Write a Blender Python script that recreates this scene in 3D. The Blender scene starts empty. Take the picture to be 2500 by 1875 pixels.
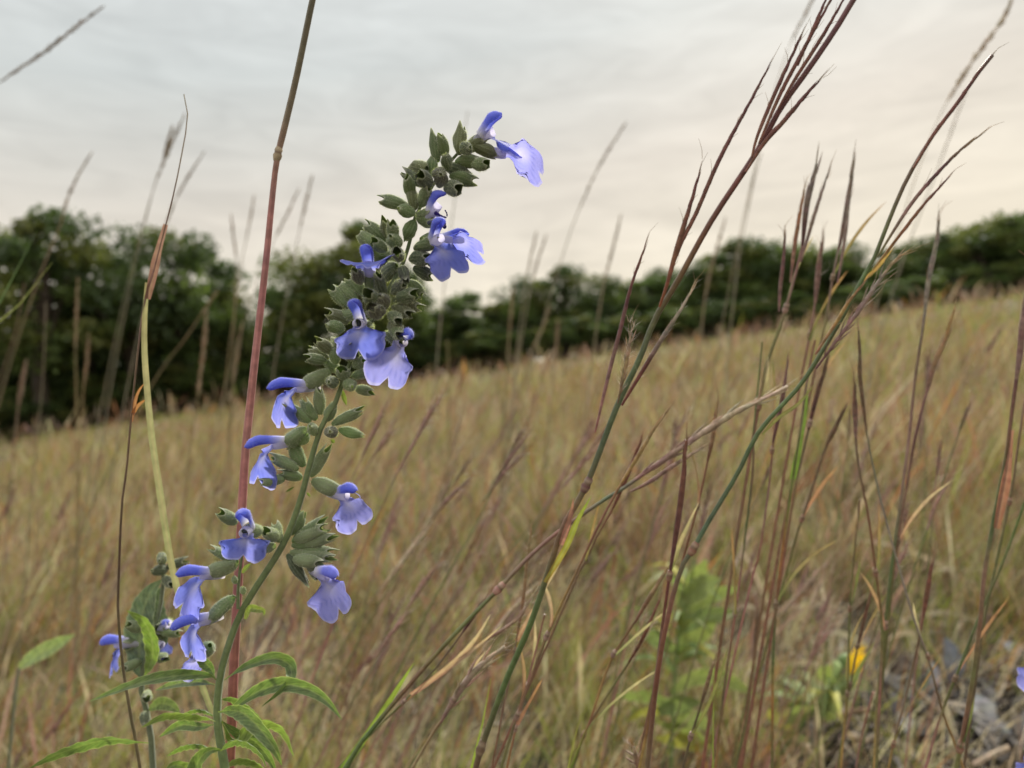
import bpy, math, random
import numpy as np
from mathutils import Vector, Matrix, Quaternion

random.seed(7)
rng = np.random.default_rng(7)
C = bpy.context.scene
COL = C.collection
R = math.radians

# ------------------------------------------------------------------ camera
W0, H0, FPX = 2500.0, 1875.0, 1805.0
PITCH = R(3.58)
CAMZ = 0.65
CAM = Vector((0, 0, CAMZ))
FWD = Vector((0, math.cos(PITCH), math.sin(PITCH)))
RIGHT = Vector((1, 0, 0))
UP = Vector((0, -math.sin(PITCH), math.cos(PITCH)))
FOCUS = 0.25


def V3(du, dv, dd):
    """direction in picture terms (right, down, away) -> world"""
    return RIGHT * du - UP * dv + FWD * dd


def P(u, v, d):
    return CAM + FWD * d + RIGHT * ((u - W0 / 2) / FPX * d) + UP * ((H0 / 2 - v) / FPX * d)


def gz(x, y):
    """hillside: climbs away from the camera and to the right, levels off past the trees"""
    yy = y if y < 36 else 36 + (y - 36) * -0.15
    return 0.102 * yy + 0.14 * max(-60, min(60, x)) + 0.02 * math.sin(1.3 * x + 0.4) * math.sin(0.9 * y) \
        + 0.16 * math.sin(0.23 * x + 1.0) * min(1, abs(y) / 12) * math.sin(0.19 * y + 0.5)


def gz_np(x, y):
    yy = np.where(y < 36, y, 36 + (y - 36) * -0.15)
    return 0.102 * yy + 0.14 * np.clip(x, -60, 60) + 0.02 * np.sin(1.3 * x + 0.4) * np.sin(0.9 * y) \
        + 0.16 * np.sin(0.23 * x + 1.0) * np.minimum(1, np.abs(y) / 12) * np.sin(0.19 * y + 0.5)


def on_ground(u, v, h=0.0):
    """point where the sight line through a picture point meets the ground (plus h)"""
    a, b = 0.2, 60.0
    for _ in range(60):
        m = (a + b) / 2
        p = P(u, v, m)
        if p.z - gz(p.x, p.y) - h > 0:
            a = m
        else:
            b = m
    return P(u, v, a), a


cam_data = bpy.data.cameras.new('camera')
cam = bpy.data.objects.new('camera', cam_data)
COL.objects.link(cam)
cam.matrix_world = Matrix(((1, 0, 0, 0), (0, UP.y, -FWD.y, 0), (0, UP.z, -FWD.z, CAMZ), (0, 0, 0, 1)))
cam_data.sensor_width = 36
cam_data.lens = 36 * FPX / W0
cam_data.clip_start = 0.01
cam_data.clip_end = 2000
cam_data.dof.use_dof = True
cam_data.dof.focus_distance = FOCUS
cam_data.dof.aperture_fstop = cam_data.lens / 2.65
C.camera = cam
C.render.resolution_x, C.render.resolution_y = 1024, 768
C.view_settings.view_transform = 'Standard'
C.view_settings.look = 'None'
C.view_settings.exposure = 0.1
C.view_settings.gamma = 1.0
C.cycles.use_denoising = True
C.cycles.max_bounces = 8
C.cycles.transmission_bounces = 4

# ------------------------------------------------------------------ light
SUN_EL, SUN_AZ = R(41), R(20)      # behind the sage, a little to the right (azimuth from +Y towards +X)
world = bpy.data.worlds.new("World")
C.world = world
world.use_nodes = True
nt = world.node_tree
nt.nodes.clear()
N = lambda t: nt.nodes.new(t)
out = N('ShaderNodeOutputWorld')
bg = N('ShaderNodeBackground')
sky = N('ShaderNodeTexSky')
sky.sky_type = 'NISHITA'
sky.sun_disc = False
sky.sun_elevation = SUN_EL
sky.sun_rotation = SUN_AZ
sky.dust_density = 3.0
tc = N('ShaderNodeTexCoord')
# a thin sheet of streaky cloud on a flat layer overhead: direction / height
sep = N('ShaderNodeSeparateXYZ')
nt.links.new(tc.outputs['Generated'], sep.inputs[0])
mz = N('ShaderNodeMath'); mz.operation = 'ADD'; mz.inputs[1].default_value = 0.16
mzc = N('ShaderNodeMath'); mzc.operation = 'MAXIMUM'; mzc.inputs[1].default_value = 0.05
nt.links.new(sep.outputs['Z'], mz.inputs[0]); nt.links.new(mz.outputs[0], mzc.inputs[0])
dv = N('ShaderNodeVectorMath'); dv.operation = 'DIVIDE'
nt.links.new(tc.outputs['Generated'], dv.inputs[0])
comb = N('ShaderNodeCombineXYZ')
for k in range(3):
    nt.links.new(mzc.outputs[0], comb.inputs[k])
nt.links.new(comb.outputs[0], dv.inputs[1])
mp = N('ShaderNodeMapping')
mp.inputs['Rotation'].default_value = (0, R(24), 0)
mp.inputs['Scale'].default_value = (5.0, 3.0, 21.0)
nt.links.new(tc.outputs['Generated'], mp.inputs[0])
n1 = N('ShaderNodeTexNoise'); n1.inputs['Scale'].default_value = 1.5; n1.inputs['Detail'].default_value = 7; n1.inputs['Roughness'].default_value = 0.55
n1.inputs['Distortion'].default_value = 0.9
nt.links.new(mp.outputs[0], n1.inputs['Vector'])
mp2 = N('ShaderNodeMapping')
mp2.inputs['Rotation'].default_value = (0, 0, R(20))
mp2.inputs['Scale'].default_value = (0.55, 0.9, 0.0)
nt.links.new(dv.outputs[0], mp2.inputs[0])
n2 = N('ShaderNodeTexNoise'); n2.inputs['Scale'].default_value = 1.2; n2.inputs['Detail'].default_value = 3
nt.links.new(mp2.outputs[0], n2.inputs['Vector'])
# cloud colour over height: warm and bright low down, cooler above; brightened overhead, out of view, as added fill
cr = N('ShaderNodeValToRGB')
el = cr.color_ramp.elements
el[0].position = 0.0; el[0].color = (0.87, 0.77, 0.595, 1)
el[1].position = 1.0; el[1].color = (1.75, 1.75, 1.70, 1)
e = el.new(0.16); e.color = (0.86, 0.775, 0.62, 1)
e = el.new(0.32); e.color = (0.755, 0.70, 0.61, 1)
e = el.new(0.47); e.color = (0.645, 0.675, 0.655, 1)
e = el.new(0.56); e.color = (0.70, 0.73, 0.72, 1)
e = el.new(0.72); e.color = (1.65, 1.58, 1.48, 1)
mx_ = N('ShaderNodeMath'); mx_.operation = 'MULTIPLY_ADD'; mx_.inputs[1].default_value = -0.16
nt.links.new(sep.outputs['X'], mx_.inputs[0]); nt.links.new(sep.outputs['Z'], mx_.inputs[2])
nt.links.new(mx_.outputs[0], cr.inputs[0])
# streaks
sm = N('ShaderNodeMapRange'); sm.inputs['From Min'].default_value = 0.32; sm.inputs['From Max'].default_value = 0.70
sm.inputs['To Min'].default_value = 0.885; sm.inputs['To Max'].default_value = 1.065
nt.links.new(n1.outputs['Fac'], sm.inputs['Value'])
sm2 = N('ShaderNodeMapRange'); sm2.inputs['From Min'].default_value = 0.3; sm2.inputs['From Max'].default_value = 0.7
sm2.inputs['To Min'].default_value = 0.955; sm2.inputs['To Max'].default_value = 1.05
nt.links.new(n2.outputs['Fac'], sm2.inputs['Value'])
mm = N('ShaderNodeMath'); mm.operation = 'MULTIPLY'
nt.links.new(sm.outputs[0], mm.inputs[0]); nt.links.new(sm2.outputs[0], mm.inputs[1])
cl = N('ShaderNodeVectorMath'); cl.operation = 'SCALE'
nt.links.new(cr.outputs[0], cl.inputs[0]); nt.links.new(mm.outputs[0], cl.inputs['Scale'])
# sky behind the cloud at its physical brightness times 0.08
sk = N('ShaderNodeVectorMath'); sk.operation = 'SCALE'; sk.inputs['Scale'].default_value = 0.8
nt.links.new(sky.outputs[0], sk.inputs[0])
mixw = N('ShaderNodeMixRGB'); mixw.inputs['Fac'].default_value = 0.93
nt.links.new(sk.outputs[0], mixw.inputs['Color1'])
cl10 = N('ShaderNodeVectorMath'); cl10.operation = 'SCALE'; cl10.inputs['Scale'].default_value = 10.0
nt.links.new(cl.outputs[0], cl10.inputs[0])
nt.links.new(cl10.outputs[0], mixw.inputs['Color2'])
nt.links.new(mixw.outputs[0], bg.inputs['Color'])
bg.inputs['Strength'].default_value = 0.100
nt.links.new(bg.outputs[0], out.inputs['Surface'])

sd = bpy.data.lights.new('sun', 'SUN')
sd.energy = 5.0
sd.angle = R(7)
sd.color = (1.0, 0.94, 0.84)
so = bpy.data.objects.new('sun', sd)
COL.objects.link(so)
sun_dir = Vector((math.sin(SUN_AZ) * math.cos(SUN_EL), math.cos(SUN_AZ) * math.cos(SUN_EL), math.sin(SUN_EL)))
so.rotation_euler = sun_dir.to_track_quat('Z', 'Y').to_euler()
so.location = sun_dir * 40


# ------------------------------------------------------------------ materials
def attr_mat(name, rough=0.6, transl=0.3, sheen=0.0, noise=0.25, nscale=900.0, tcol=(1, 1, 1), spec=0.3, bump=0.0, bscale=1500.0):
    m = bpy.data.materials.new(name)
    m.use_nodes = True
    t = m.node_tree
    t.nodes.clear()
    o = t.nodes.new('ShaderNodeOutputMaterial')
    a = t.nodes.new('ShaderNodeAttribute'); a.attribute_name = 'Col'
    n = t.nodes.new('ShaderNodeTexNoise'); n.inputs['Scale'].default_value = nscale; n.inputs['Detail'].default_value = 4
    g = t.nodes.new('ShaderNodeTexCoord'); t.links.new(g.outputs['Object'], n.inputs['Vector'])
    mr = t.nodes.new('ShaderNodeMapRange')
    mr.inputs['From Min'].default_value = 0.25; mr.inputs['From Max'].default_value = 0.75
    mr.inputs['To Min'].default_value = 1 - noise; mr.inputs['To Max'].default_value = 1 + noise
    t.links.new(n.outputs['Fac'], mr.inputs['Value'])
    sc = t.nodes.new('ShaderNodeVectorMath'); sc.operation = 'SCALE'
    t.links.new(a.outputs['Color'], sc.inputs[0]); t.links.new(mr.outputs[0], sc.inputs['Scale'])
    p = t.nodes.new('ShaderNodeBsdfPrincipled')
    t.links.new(sc.outputs[0], p.inputs['Base Color'])
    p.inputs['Roughness'].default_value = rough
    p.inputs['Specular IOR Level'].default_value = spec
    if sheen:
        p.inputs['Sheen Weight'].default_value = sheen
        p.inputs['Sheen Roughness'].default_value = 0.45
    if bump:
        b = t.nodes.new('ShaderNodeBump'); b.inputs['Strength'].default_value = bump; b.inputs['Distance'].default_value = 0.0004
        n3 = t.nodes.new('ShaderNodeTexNoise'); n3.inputs['Scale'].default_value = bscale
        t.links.new(g.outputs['Object'], n3.inputs['Vector'])
        t.links.new(n3.outputs['Fac'], b.inputs['Height']); t.links.new(b.outputs[0], p.inputs['Normal'])
    if transl > 0:
        tr = t.nodes.new('ShaderNodeBsdfTranslucent')
        tm = t.nodes.new('ShaderNodeVectorMath'); tm.operation = 'MULTIPLY'; tm.inputs[1].default_value = tcol
        t.links.new(sc.outputs[0], tm.inputs[0]); t.links.new(tm.outputs[0], tr.inputs['Color'])
        mx = t.nodes.new('ShaderNodeMixShader'); mx.inputs['Fac'].default_value = transl
        t.links.new(p.outputs[0], mx.inputs[1]); t.links.new(tr.outputs[0], mx.inputs[2])
        t.links.new(mx.outputs[0], o.inputs['Surface'])
    else:
        t.links.new(p.outputs[0], o.inputs['Surface'])
    return m


M_PETAL = attr_mat('petal', 0.6, 0.55, 0.15, 0.14, 520, (1.3, 1.25, 1.05), 0.15, 0.5, 1400)
M_LIP = attr_mat('hairy_petal', 0.6, 0.35, 0.5, 0.12, 900, (1.2, 1.2, 1.1), 0.15)
M_CALYX = attr_mat('calyx', 0.7, 0.28, 0.45, 0.25, 900, (1.5, 1.7, 0.7), 0.2, 0.4, 2500)
M_STEM = attr_mat('sage_stem', 0.6, 0.10, 0.35, 0.22, 500, (1, 1, 1), 0.25, 0.3, 1800)
M_LEAF = attr_mat('sage_leaf', 0.5, 0.38, 0.25, 0.22, 420, (1.35, 1.55, 0.55), 0.35, 0.5, 900)
M_LEAFG = attr_mat('grey_leaf', 0.6, 0.14, 0.4, 0.2, 420, (1, 1.1, .8), 0.25, 0.4, 900)
M_LEAFY = attr_mat('soft_leaf', 0.65, 0.32, 0.0, 0.2, 300, (1.2, 1.25, .75), 0.25)
M_CULM = attr_mat('grass_culm', 0.45, 0.08, 0.1, 0.28, 350, (1, 1, 1), 0.35)
M_BLADE = attr_mat('grass_blade', 0.5, 0.40, 0.05, 0.2, 300, (1.2, 1.25, 0.8), 0.3)
M_SEED = attr_mat('seed_head', 0.65, 0.22, 0.25, 0.35, 500, (1.1, 1.0, 0.9), 0.2)
M_MEADOW = attr_mat('meadow_grass', 0.6, 0.30, 0.0, 0.2, 30, (1.1, 1.1, 0.8), 0.2)
M_CROWN = attr_mat('tree_leaves', 0.55, 0.35, 0.0, 0.35, 1.2, (1.1, 1.2, 0.6), 0.25)
M_BARK = attr_mat('bark', 0.85, 0.0, 0.0, 0.4, 6, spec=0.1)
M_DEAD = attr_mat('dead_leaf', 0.75, 0.15, 0.05, 0.35, 90, spec=0.15)
M_RAY = attr_mat('ray_petal', 0.5, 0.35, 0.0, 0.15, 300, (1.1, 1, 0.6), 0.2)

mg = bpy.data.materials.new('soil')
mg.use_nodes = True
t = mg.node_tree
pb = t.nodes['Principled BSDF']
pb.inputs['Roughness'].default_value = 0.95
gcoord = t.nodes.new('ShaderNodeTexCoord')
na = t.nodes.new('ShaderNodeTexNoise'); na.inputs['Scale'].default_value = 9; na.inputs['Detail'].default_value = 8
nb = t.nodes.new('ShaderNodeTexNoise'); nb.inputs['Scale'].default_value = 0.25; nb.inputs['Detail'].default_value = 4
ra = t.nodes.new('ShaderNodeValToRGB')
ra.color_ramp.elements[0].position = 0.3; ra.color_ramp.elements[0].color = (0.022, 0.017, 0.013, 1)
ra.color_ramp.elements[1].position = 0.72; ra.color_ramp.elements[1].color = (0.11, 0.085, 0.055, 1)
rb = t.nodes.new('ShaderNodeValToRGB')
rb.color_ramp.elements[0].position = 0.35; rb.color_ramp.elements[0].color = (0.85, 0.8, 0.7, 1)
rb.color_ramp.elements[1].position = 0.65; rb.color_ramp.elements[1].color = (0.9, 1.0, 0.6, 1)
mu = t.nodes.new('ShaderNodeMixRGB'); mu.blend_type = 'MULTIPLY'; mu.inputs['Fac'].default_value = 1
t.links.new(gcoord.outputs['Object'], na.inputs['Vector']); t.links.new(gcoord.outputs['Object'], nb.inputs['Vector'])
t.links.new(na.outputs['Fac'], ra.inputs[0]); t.links.new(nb.outputs['Fac'], rb.inputs[0])
t.links.new(ra.outputs[0], mu.inputs['Color1']); t.links.new(rb.outputs[0], mu.inputs['Color2'])
t.links.new(mu.outputs[0], pb.inputs['Base Color'])
bu = t.nodes.new('ShaderNodeBump'); bu.inputs['Strength'].default_value = 0.8; bu.inputs['Distance'].default_value = 0.02
t.links.new(na.outputs['Fac'], bu.inputs['Height']); t.links.new(bu.outputs[0], pb.inputs['Normal'])


# ------------------------------------------------------------------ helpers
def lerp(a, b, t):
    return tuple(x + (y - x) * t for x, y in zip(a, b))


def jit(c, k=0.12):
    f = 1 + random.uniform(-k, k)
    return tuple(max(0.0, x * f * (1 + random.uniform(-k, k) * 0.4)) for x in c[:3])


def spline(pts, n):
    """Catmull-Rom through pts (Vectors), n samples, plus the parameter in points"""
    k = len(pts)
    if k == 2:
        return [pts[0].lerp(pts[1], i / (n - 1)) for i in range(n)], [i / (n - 1) for i in range(n)]
    L = [0.0]
    for a, b in zip(pts, pts[1:]):
        L.append(L[-1] + (b - a).length)
    res, par = [], []
    for i in range(n):
        s = L[-1] * i / (n - 1)
        j = 0
        while j < k - 2 and s > L[j + 1]:
            j += 1
        t_ = (s - L[j]) / max(1e-9, L[j + 1] - L[j])
        p1, p2 = pts[j], pts[j + 1]
        p0 = pts[j - 1] if j > 0 else p1 * 2 - p2
        p3 = pts[j + 2] if j + 2 < k else p2 * 2 - p1
        t2, t3 = t_ * t_, t_ ** 3
        res.append((p1 * 2 + (p2 - p0) * t_ + (p0 * 2 - p1 * 5 + p2 * 4 - p3) * t2 + (p1 * 3 - p0 - p2 * 3 + p3) * t3) * 0.5)
        par.append(s / L[-1])
    return res, par


def ramp(stops, t):
    """stops: [(pos, value or tuple)]"""
    if t <= stops[0][0]:
        return stops[0][1]
    for (a, x), (b, y) in zip(stops, stops[1:]):
        if t <= b:
            f = (t - a) / max(1e-9, b - a)
            return lerp(x, y, f) if isinstance(x, tuple) else x + (y - x) * f
    return stops[-1][1]


class MB:
    def __init__(self):
        self.v, self.f, self.c = [], [], []

    def grid(self, rows, cols, closed=False):
        o = len(self.v)
        n, m = len(rows), len(rows[0])
        for r, c in zip(rows, cols):
            self.v.extend(r); self.c.extend(c)
        for i in range(n - 1):
            for j in range(m if closed else m - 1):
                a = o + i * m + j; b = o + i * m + (j + 1) % m
                self.f.append((a, b, b + m, a + m))

    def tube(self, path, radii, cols, sides=8, cap=True, shape=None, stripe=0.0):
        T = []
        n = len(path)
        for i in range(n):
            d = path[min(n - 1, i + 1)] - path[max(0, i - 1)]
            T.append(d.normalized() if d.length > 1e-9 else Vector((0, 0, 1)))
        nrm = T[0].orthogonal().normalized()
        rows, cc = [], []
        for i in range(n):
            if i:
                nrm = (nrm - T[i] * nrm.dot(T[i]))
                nrm = nrm.normalized() if nrm.length > 1e-9 else T[i].orthogonal().normalized()
            b = T[i].cross(nrm)
            row = []
            for j in range(sides):
                a = 2 * math.pi * j / sides
                k = shape(a) if shape else 1.0
                row.append(path[i] + (nrm * math.cos(a) + b * math.sin(a)) * radii[i] * k)
            rows.append(row); cc.append([tuple(q * (1 + stripe * math.sin(j * 2.4 + 1.0 + .15 * i)) for q in cols[i]) for j in range(sides)])
        self.grid(rows, cc, True)
        if cap:
            for i, flip in ((0, True), (n - 1, False)):
                o = len(self.v)
                self.v.extend(rows[i]); self.c.extend(cc[i])
                idx = list(range(o, o + sides))
                self.f.append(tuple(idx[::-1] if flip else idx))

    def ribbon(self, path, widths, wdir, cols, m=5, fold=0.25, edge=None, wave=0.0, rib=None, veins=False):
        """blade along path; wdir: width direction (Vector or list); fold: depth of the V"""
        n = len(path)
        rows, cc = [], []
        ph = random.uniform(0, 6)
        for i in range(n):
            d = (path[min(n - 1, i + 1)] - path[max(0, i - 1)]).normalized()
            w = wdir[i] if isinstance(wdir, list) else wdir
            w = (w - d * w.dot(d)).normalized()
            nn = d.cross(w).normalized()
            row, cr_ = [], []
            for j in range(m):
                x = -1 + 2 * j / (m - 1)
                off = abs(x) ** 1.3 * fold * widths[i] + wave * widths[i] * abs(x) * math.sin(i * 1.3 + ph + (2 if x > 0 else 0))
                row.append(path[i] + w * x * widths[i] + nn * off)
                c = cols[i]
                if edge and abs(x) > 0.99:
                    c = lerp(c, edge, 0.6)
                if rib and abs(x) < 0.01:
                    c = lerp(c, rib, 0.6)
                if veins and 0.01 < abs(x) < .97:
                    vv_ = max(0.0, math.cos(2 * math.pi * (i / n * 13 - abs(x) * 1.1)))
                    c = lerp(c, (0.20, 0.25, 0.10), .40 * vv_ ** 4)
                    c = tuple(q_ * (1 + .16 * math.sin(i * 2.1 + j * 3.7 + ph) + .1 * math.sin(i * .6 - j)) for q_ in c)
                cr_.append(c)
            rows.append(row); cc.append(cr_)
        self.grid(rows, cc)

    def hair(self, p, d, L, w, c):
        o = len(self.v)
        s = d.orthogonal().normalized() * w
        self.v.extend([p - s, p + s, p + d * L]); self.c.extend([c, c, c])
        self.f.append((o, o + 1, o + 2))

    def mesh(self, name, mat, origin=None):
        me = bpy.data.meshes.new(name)
        org = origin if origin is not None else Vector((0, 0, 0))
        me.from_pydata([tuple(p - org) for p in self.v], [], self.f)
        a = me.color_attributes.new('Col', 'FLOAT_COLOR', 'POINT')
        arr = np.ones((len(self.v), 4), np.float32)
        arr[:, :3] = np.array([c[:3] for c in self.c], np.float32)
        a.data.foreach_set('color', arr.ravel())
        me.polygons.foreach_set('use_smooth', [True] * len(me.polygons))
        me.materials.append(mat)
        me.update()
        return me

    def build(self, name, mat, parent=None, origin=None):
        o = bpy.data.objects.new(name, self.mesh(name, mat, origin))
        COL.objects.link(o)
        if parent is not None:
            o.parent = parent
        elif origin is not None:
            o.location = origin
        return o


def tag(o, label, cat, group=None):
    o['label'] = label; o['category'] = cat; o['kind'] = 'thing'
    if group:
        o['group'] = group
    return o


def thing(name, label, cat, loc, group=None):
    o = bpy.data.objects.new(name, None)
    o.empty_display_size = 0.02
    COL.objects.link(o)
    o.location = loc
    return tag(o, label, cat, group)


def to_ground(pts, lean=0.5):
    """continue a downward path (Vectors, top first) until it meets the ground"""
    p = pts[-1].copy()
    d = (pts[-1] - pts[-2]).normalized()
    for _ in range(60):
        d = (d * (1 - 0.12) + Vector((0, 0, -1)) * 0.12).normalized() if d.z < -0.05 else (d * 0.6 + Vector((0, 0, -1)) * 0.4).normalized()
        step = max(0.03, min(0.12, (p.z - gz(p.x, p.y)) * 0.4))
        p = p + d * step
        pts.append(p.copy())
        if p.z < gz(p.x, p.y) - 0.005:
            break
    return pts


# ------------------------------------------------------------------ crop readers (positions measured on enlargements of the photo)
def crop(ox, oy, s):
    return lambda x, y: (ox + x / s, oy + y / s)


c1 = crop(900, 200, 3.318); c2 = crop(750, 500, 3.318); c3s = crop(550, 850, 3.318)
c4s = crop(350, 1150, 2.765); c5s = crop(0, 1350, 2.458)

# ------------------------------------------------------------------ colours
GREEN = (0.105, 0.155, 0.055); BLUEGREEN = (0.10, 0.15, 0.085); RED = (0.25, 0.115, 0.08); PINK = (0.36, 0.17, 0.15)
PURPLE = (0.14, 0.058, 0.062); TAN = (0.40, 0.28, 0.16); GOLD = (0.42, 0.27, 0.10); BROWN = (0.17, 0.11, 0.07)
GREY = (0.30, 0.26, 0.22); OLIVE = (0.17, 0.17, 0.065); YGREEN = (0.24, 0.33, 0.05); ORANGE = (0.40, 0.18, 0.07)
PALE = (0.55, 0.45, 0.33); MAUVE = (0.29, 0.175, 0.155)
CAL_G = (0.185, 0.26, 0.11); CAL_P = (0.12, 0.15, 0.095); CAL_EDGE = (0.55, 0.56, 0.46); CAL_RIB = (0.34, 0.38, 0.26)
BLUE = (0.095, 0.155, 0.78); DEEP = (0.055, 0.05, 0.48); LAV = (0.32, 0.335, 0.91); WHITE = (0.74, 0.73, 0.86)


# ------------------------------------------------------------------ sage: calyx meshes (units: photo pixels at the plant)
def calyx_mb(mode, base_c, seed):
    random.seed(seed)
    mb = MB()
    bend = random.uniform(-7, 9); flat = random.uniform(-.12, .12); tw_ = random.uniform(-.5, .5); te = [random.uniform(.6, 1.35) for _ in range(3)]
    lumps = [random.uniform(0, 6) for _ in range(4)]
    L = 72.0
    ns, na_ = 13, 36
    rows, cols = [], []
    for i in range(ns):
        s = i / (ns - 1)
        if mode == 'open':
            r = ramp([(0, 5.0), (0.1, 9.5), (0.35, 15.5), (0.7, 17.0), (0.88, 15.5), (1, 13.0)], s)
        elif mode == 'narrow':
            r = ramp([(0, 4.5), (0.1, 8.0), (0.35, 13.5), (0.7, 15.5), (0.9, 13.0), (1, 9.5)], s)
        else:
            r = ramp([(0, 5.0), (0.1, 10), (0.35, 16.0), (0.65, 17.5), (0.85, 12.0), (1, 4.0)], s)
        row, cc = [], []
        for j in range(na_):
            a = 2 * math.pi * j / na_
            tooth = max(0, math.cos(a - math.pi / 2)) ** 4 * 20 * te[0] + max(0, math.cos(a + math.pi * 0.25)) ** 6 * 18 * te[1] + max(0, math.cos(a + math.pi * 0.75)) ** 6 * 18 * te[2]
            x = s * (L - 8) + tooth * s ** 6 * (1 if mode != 'bud' else 0.4)
            ribk = 0.5 + 0.5 * math.cos(12 * a)
            rr = r * (1 + 0.05 * ribk * min(1, s * 5)) * (1 + 0.08 * math.sin(a))
            pinch = 1.0 if s < 0.8 else 1 - 0.28 * (s - 0.8) / 0.2 * max(0, tooth / 20) * (1 if mode == 'open' else 0.2)
            rr *= 1 + .06 * math.sin(2 * a + lumps[0] + 4 * s) + .05 * math.sin(3 * a + lumps[1] - 5 * s)
            row.append(Vector((x, math.cos(a + tw_ * s) * rr * pinch * (1 + flat), math.sin(a + tw_ * s) * rr * pinch * (1 - flat) + bend * s * s)))
            c = lerp(base_c, CAL_RIB, 0.65 * ribk ** 2 * min(1, s * 4) * (1 - 0.5 * s))
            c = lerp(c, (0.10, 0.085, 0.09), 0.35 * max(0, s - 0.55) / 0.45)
            if s > 0.97:
                c = lerp(c, CAL_EDGE, 0.85)
            cc.append(jit(c, 0.07))
        rows.append(row); cols.append(cc)
    mb.grid(rows, cols, True)
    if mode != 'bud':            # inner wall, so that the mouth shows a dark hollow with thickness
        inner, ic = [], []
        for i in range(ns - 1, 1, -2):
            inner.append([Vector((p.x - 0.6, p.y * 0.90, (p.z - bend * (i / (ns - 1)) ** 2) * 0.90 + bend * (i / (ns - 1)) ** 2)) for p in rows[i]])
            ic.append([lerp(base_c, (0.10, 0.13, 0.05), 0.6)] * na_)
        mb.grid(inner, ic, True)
    # short white hairs
    for _ in range(480):
        i = random.randrange(1, ns - 1); j = random.randrange(na_)
        p = rows[i][j].lerp(rows[i + 1][j], random.random()).lerp(rows[i][(j + 1) % na_], random.random())
        n = Vector((0.25, p.y, p.z)).normalized() + Vector((random.uniform(-.3, .6), random.uniform(-.4, .4), random.uniform(-.4, .4)))
        mb.hair(p, n.normalized(), random.uniform(3, 6.5), 0.20, (0.74, 0.76, 0.62))
    return mb


random.seed(3)
CALYX = {}
PALE_CALYX = {}  # lower calyces: pale from hairs, and contrast with backlit upper ones painted into colour
for mode in ('open', 'narrow', 'bud'):
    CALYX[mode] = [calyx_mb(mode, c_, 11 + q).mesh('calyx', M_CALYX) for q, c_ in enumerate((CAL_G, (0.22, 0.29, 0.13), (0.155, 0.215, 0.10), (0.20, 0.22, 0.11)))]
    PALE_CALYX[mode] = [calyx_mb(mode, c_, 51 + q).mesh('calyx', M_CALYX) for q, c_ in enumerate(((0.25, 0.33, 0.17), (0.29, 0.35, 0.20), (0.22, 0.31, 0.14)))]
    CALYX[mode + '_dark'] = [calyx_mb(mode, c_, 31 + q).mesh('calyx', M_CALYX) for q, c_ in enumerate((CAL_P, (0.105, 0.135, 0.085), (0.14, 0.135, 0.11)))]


def frame(ax, up):
    x = ax.normalized()
    z = (up - x * up.dot(x)).normalized()
    y = z.cross(x)
    return Matrix(((x.x, y.x, z.x), (x.y, y.y, z.y), (x.z, y.z, z.z)))


def place_calyx(root, b, tip, d, mode='open', sgn=-1, roll=None, off=0.0, k=1.0):
    """calyx from base pixel b to mouth pixel tip; whatever length is not seen points to (sgn -1) or away from the lens"""
    du, dv_ = tip[0] - b[0], tip[1] - b[1]
    vis = math.hypot(du, dv_)
    L = max(vis, 58.0 * k)
    dd = sgn * math.sqrt(max(0.0, L * L - vis * vis))
    ax = V3(du, dv_, dd)
    up = V3(random.uniform(-.5, .5), -1, random.uniform(-.5, .5)) if roll is None else V3(*roll)
    if abs(ax.normalized().dot(up.normalized())) > 0.92:
        up = V3(random.uniform(-1, 1), 0.1, -1)
    s = d / FPX
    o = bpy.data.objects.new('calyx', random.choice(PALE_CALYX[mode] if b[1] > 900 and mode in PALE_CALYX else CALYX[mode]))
    COL.objects.link(o)
    o.parent = root
    f = frame(ax, up)
    M = Matrix.Translation(P(b[0], b[1], d + off) - root.location) @ f.to_4x4() @ Matrix.Diagonal((s * L / 72, s * k * 1.02, s * k * 1.02, 1))
    o.matrix_local = M
    return o


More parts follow.
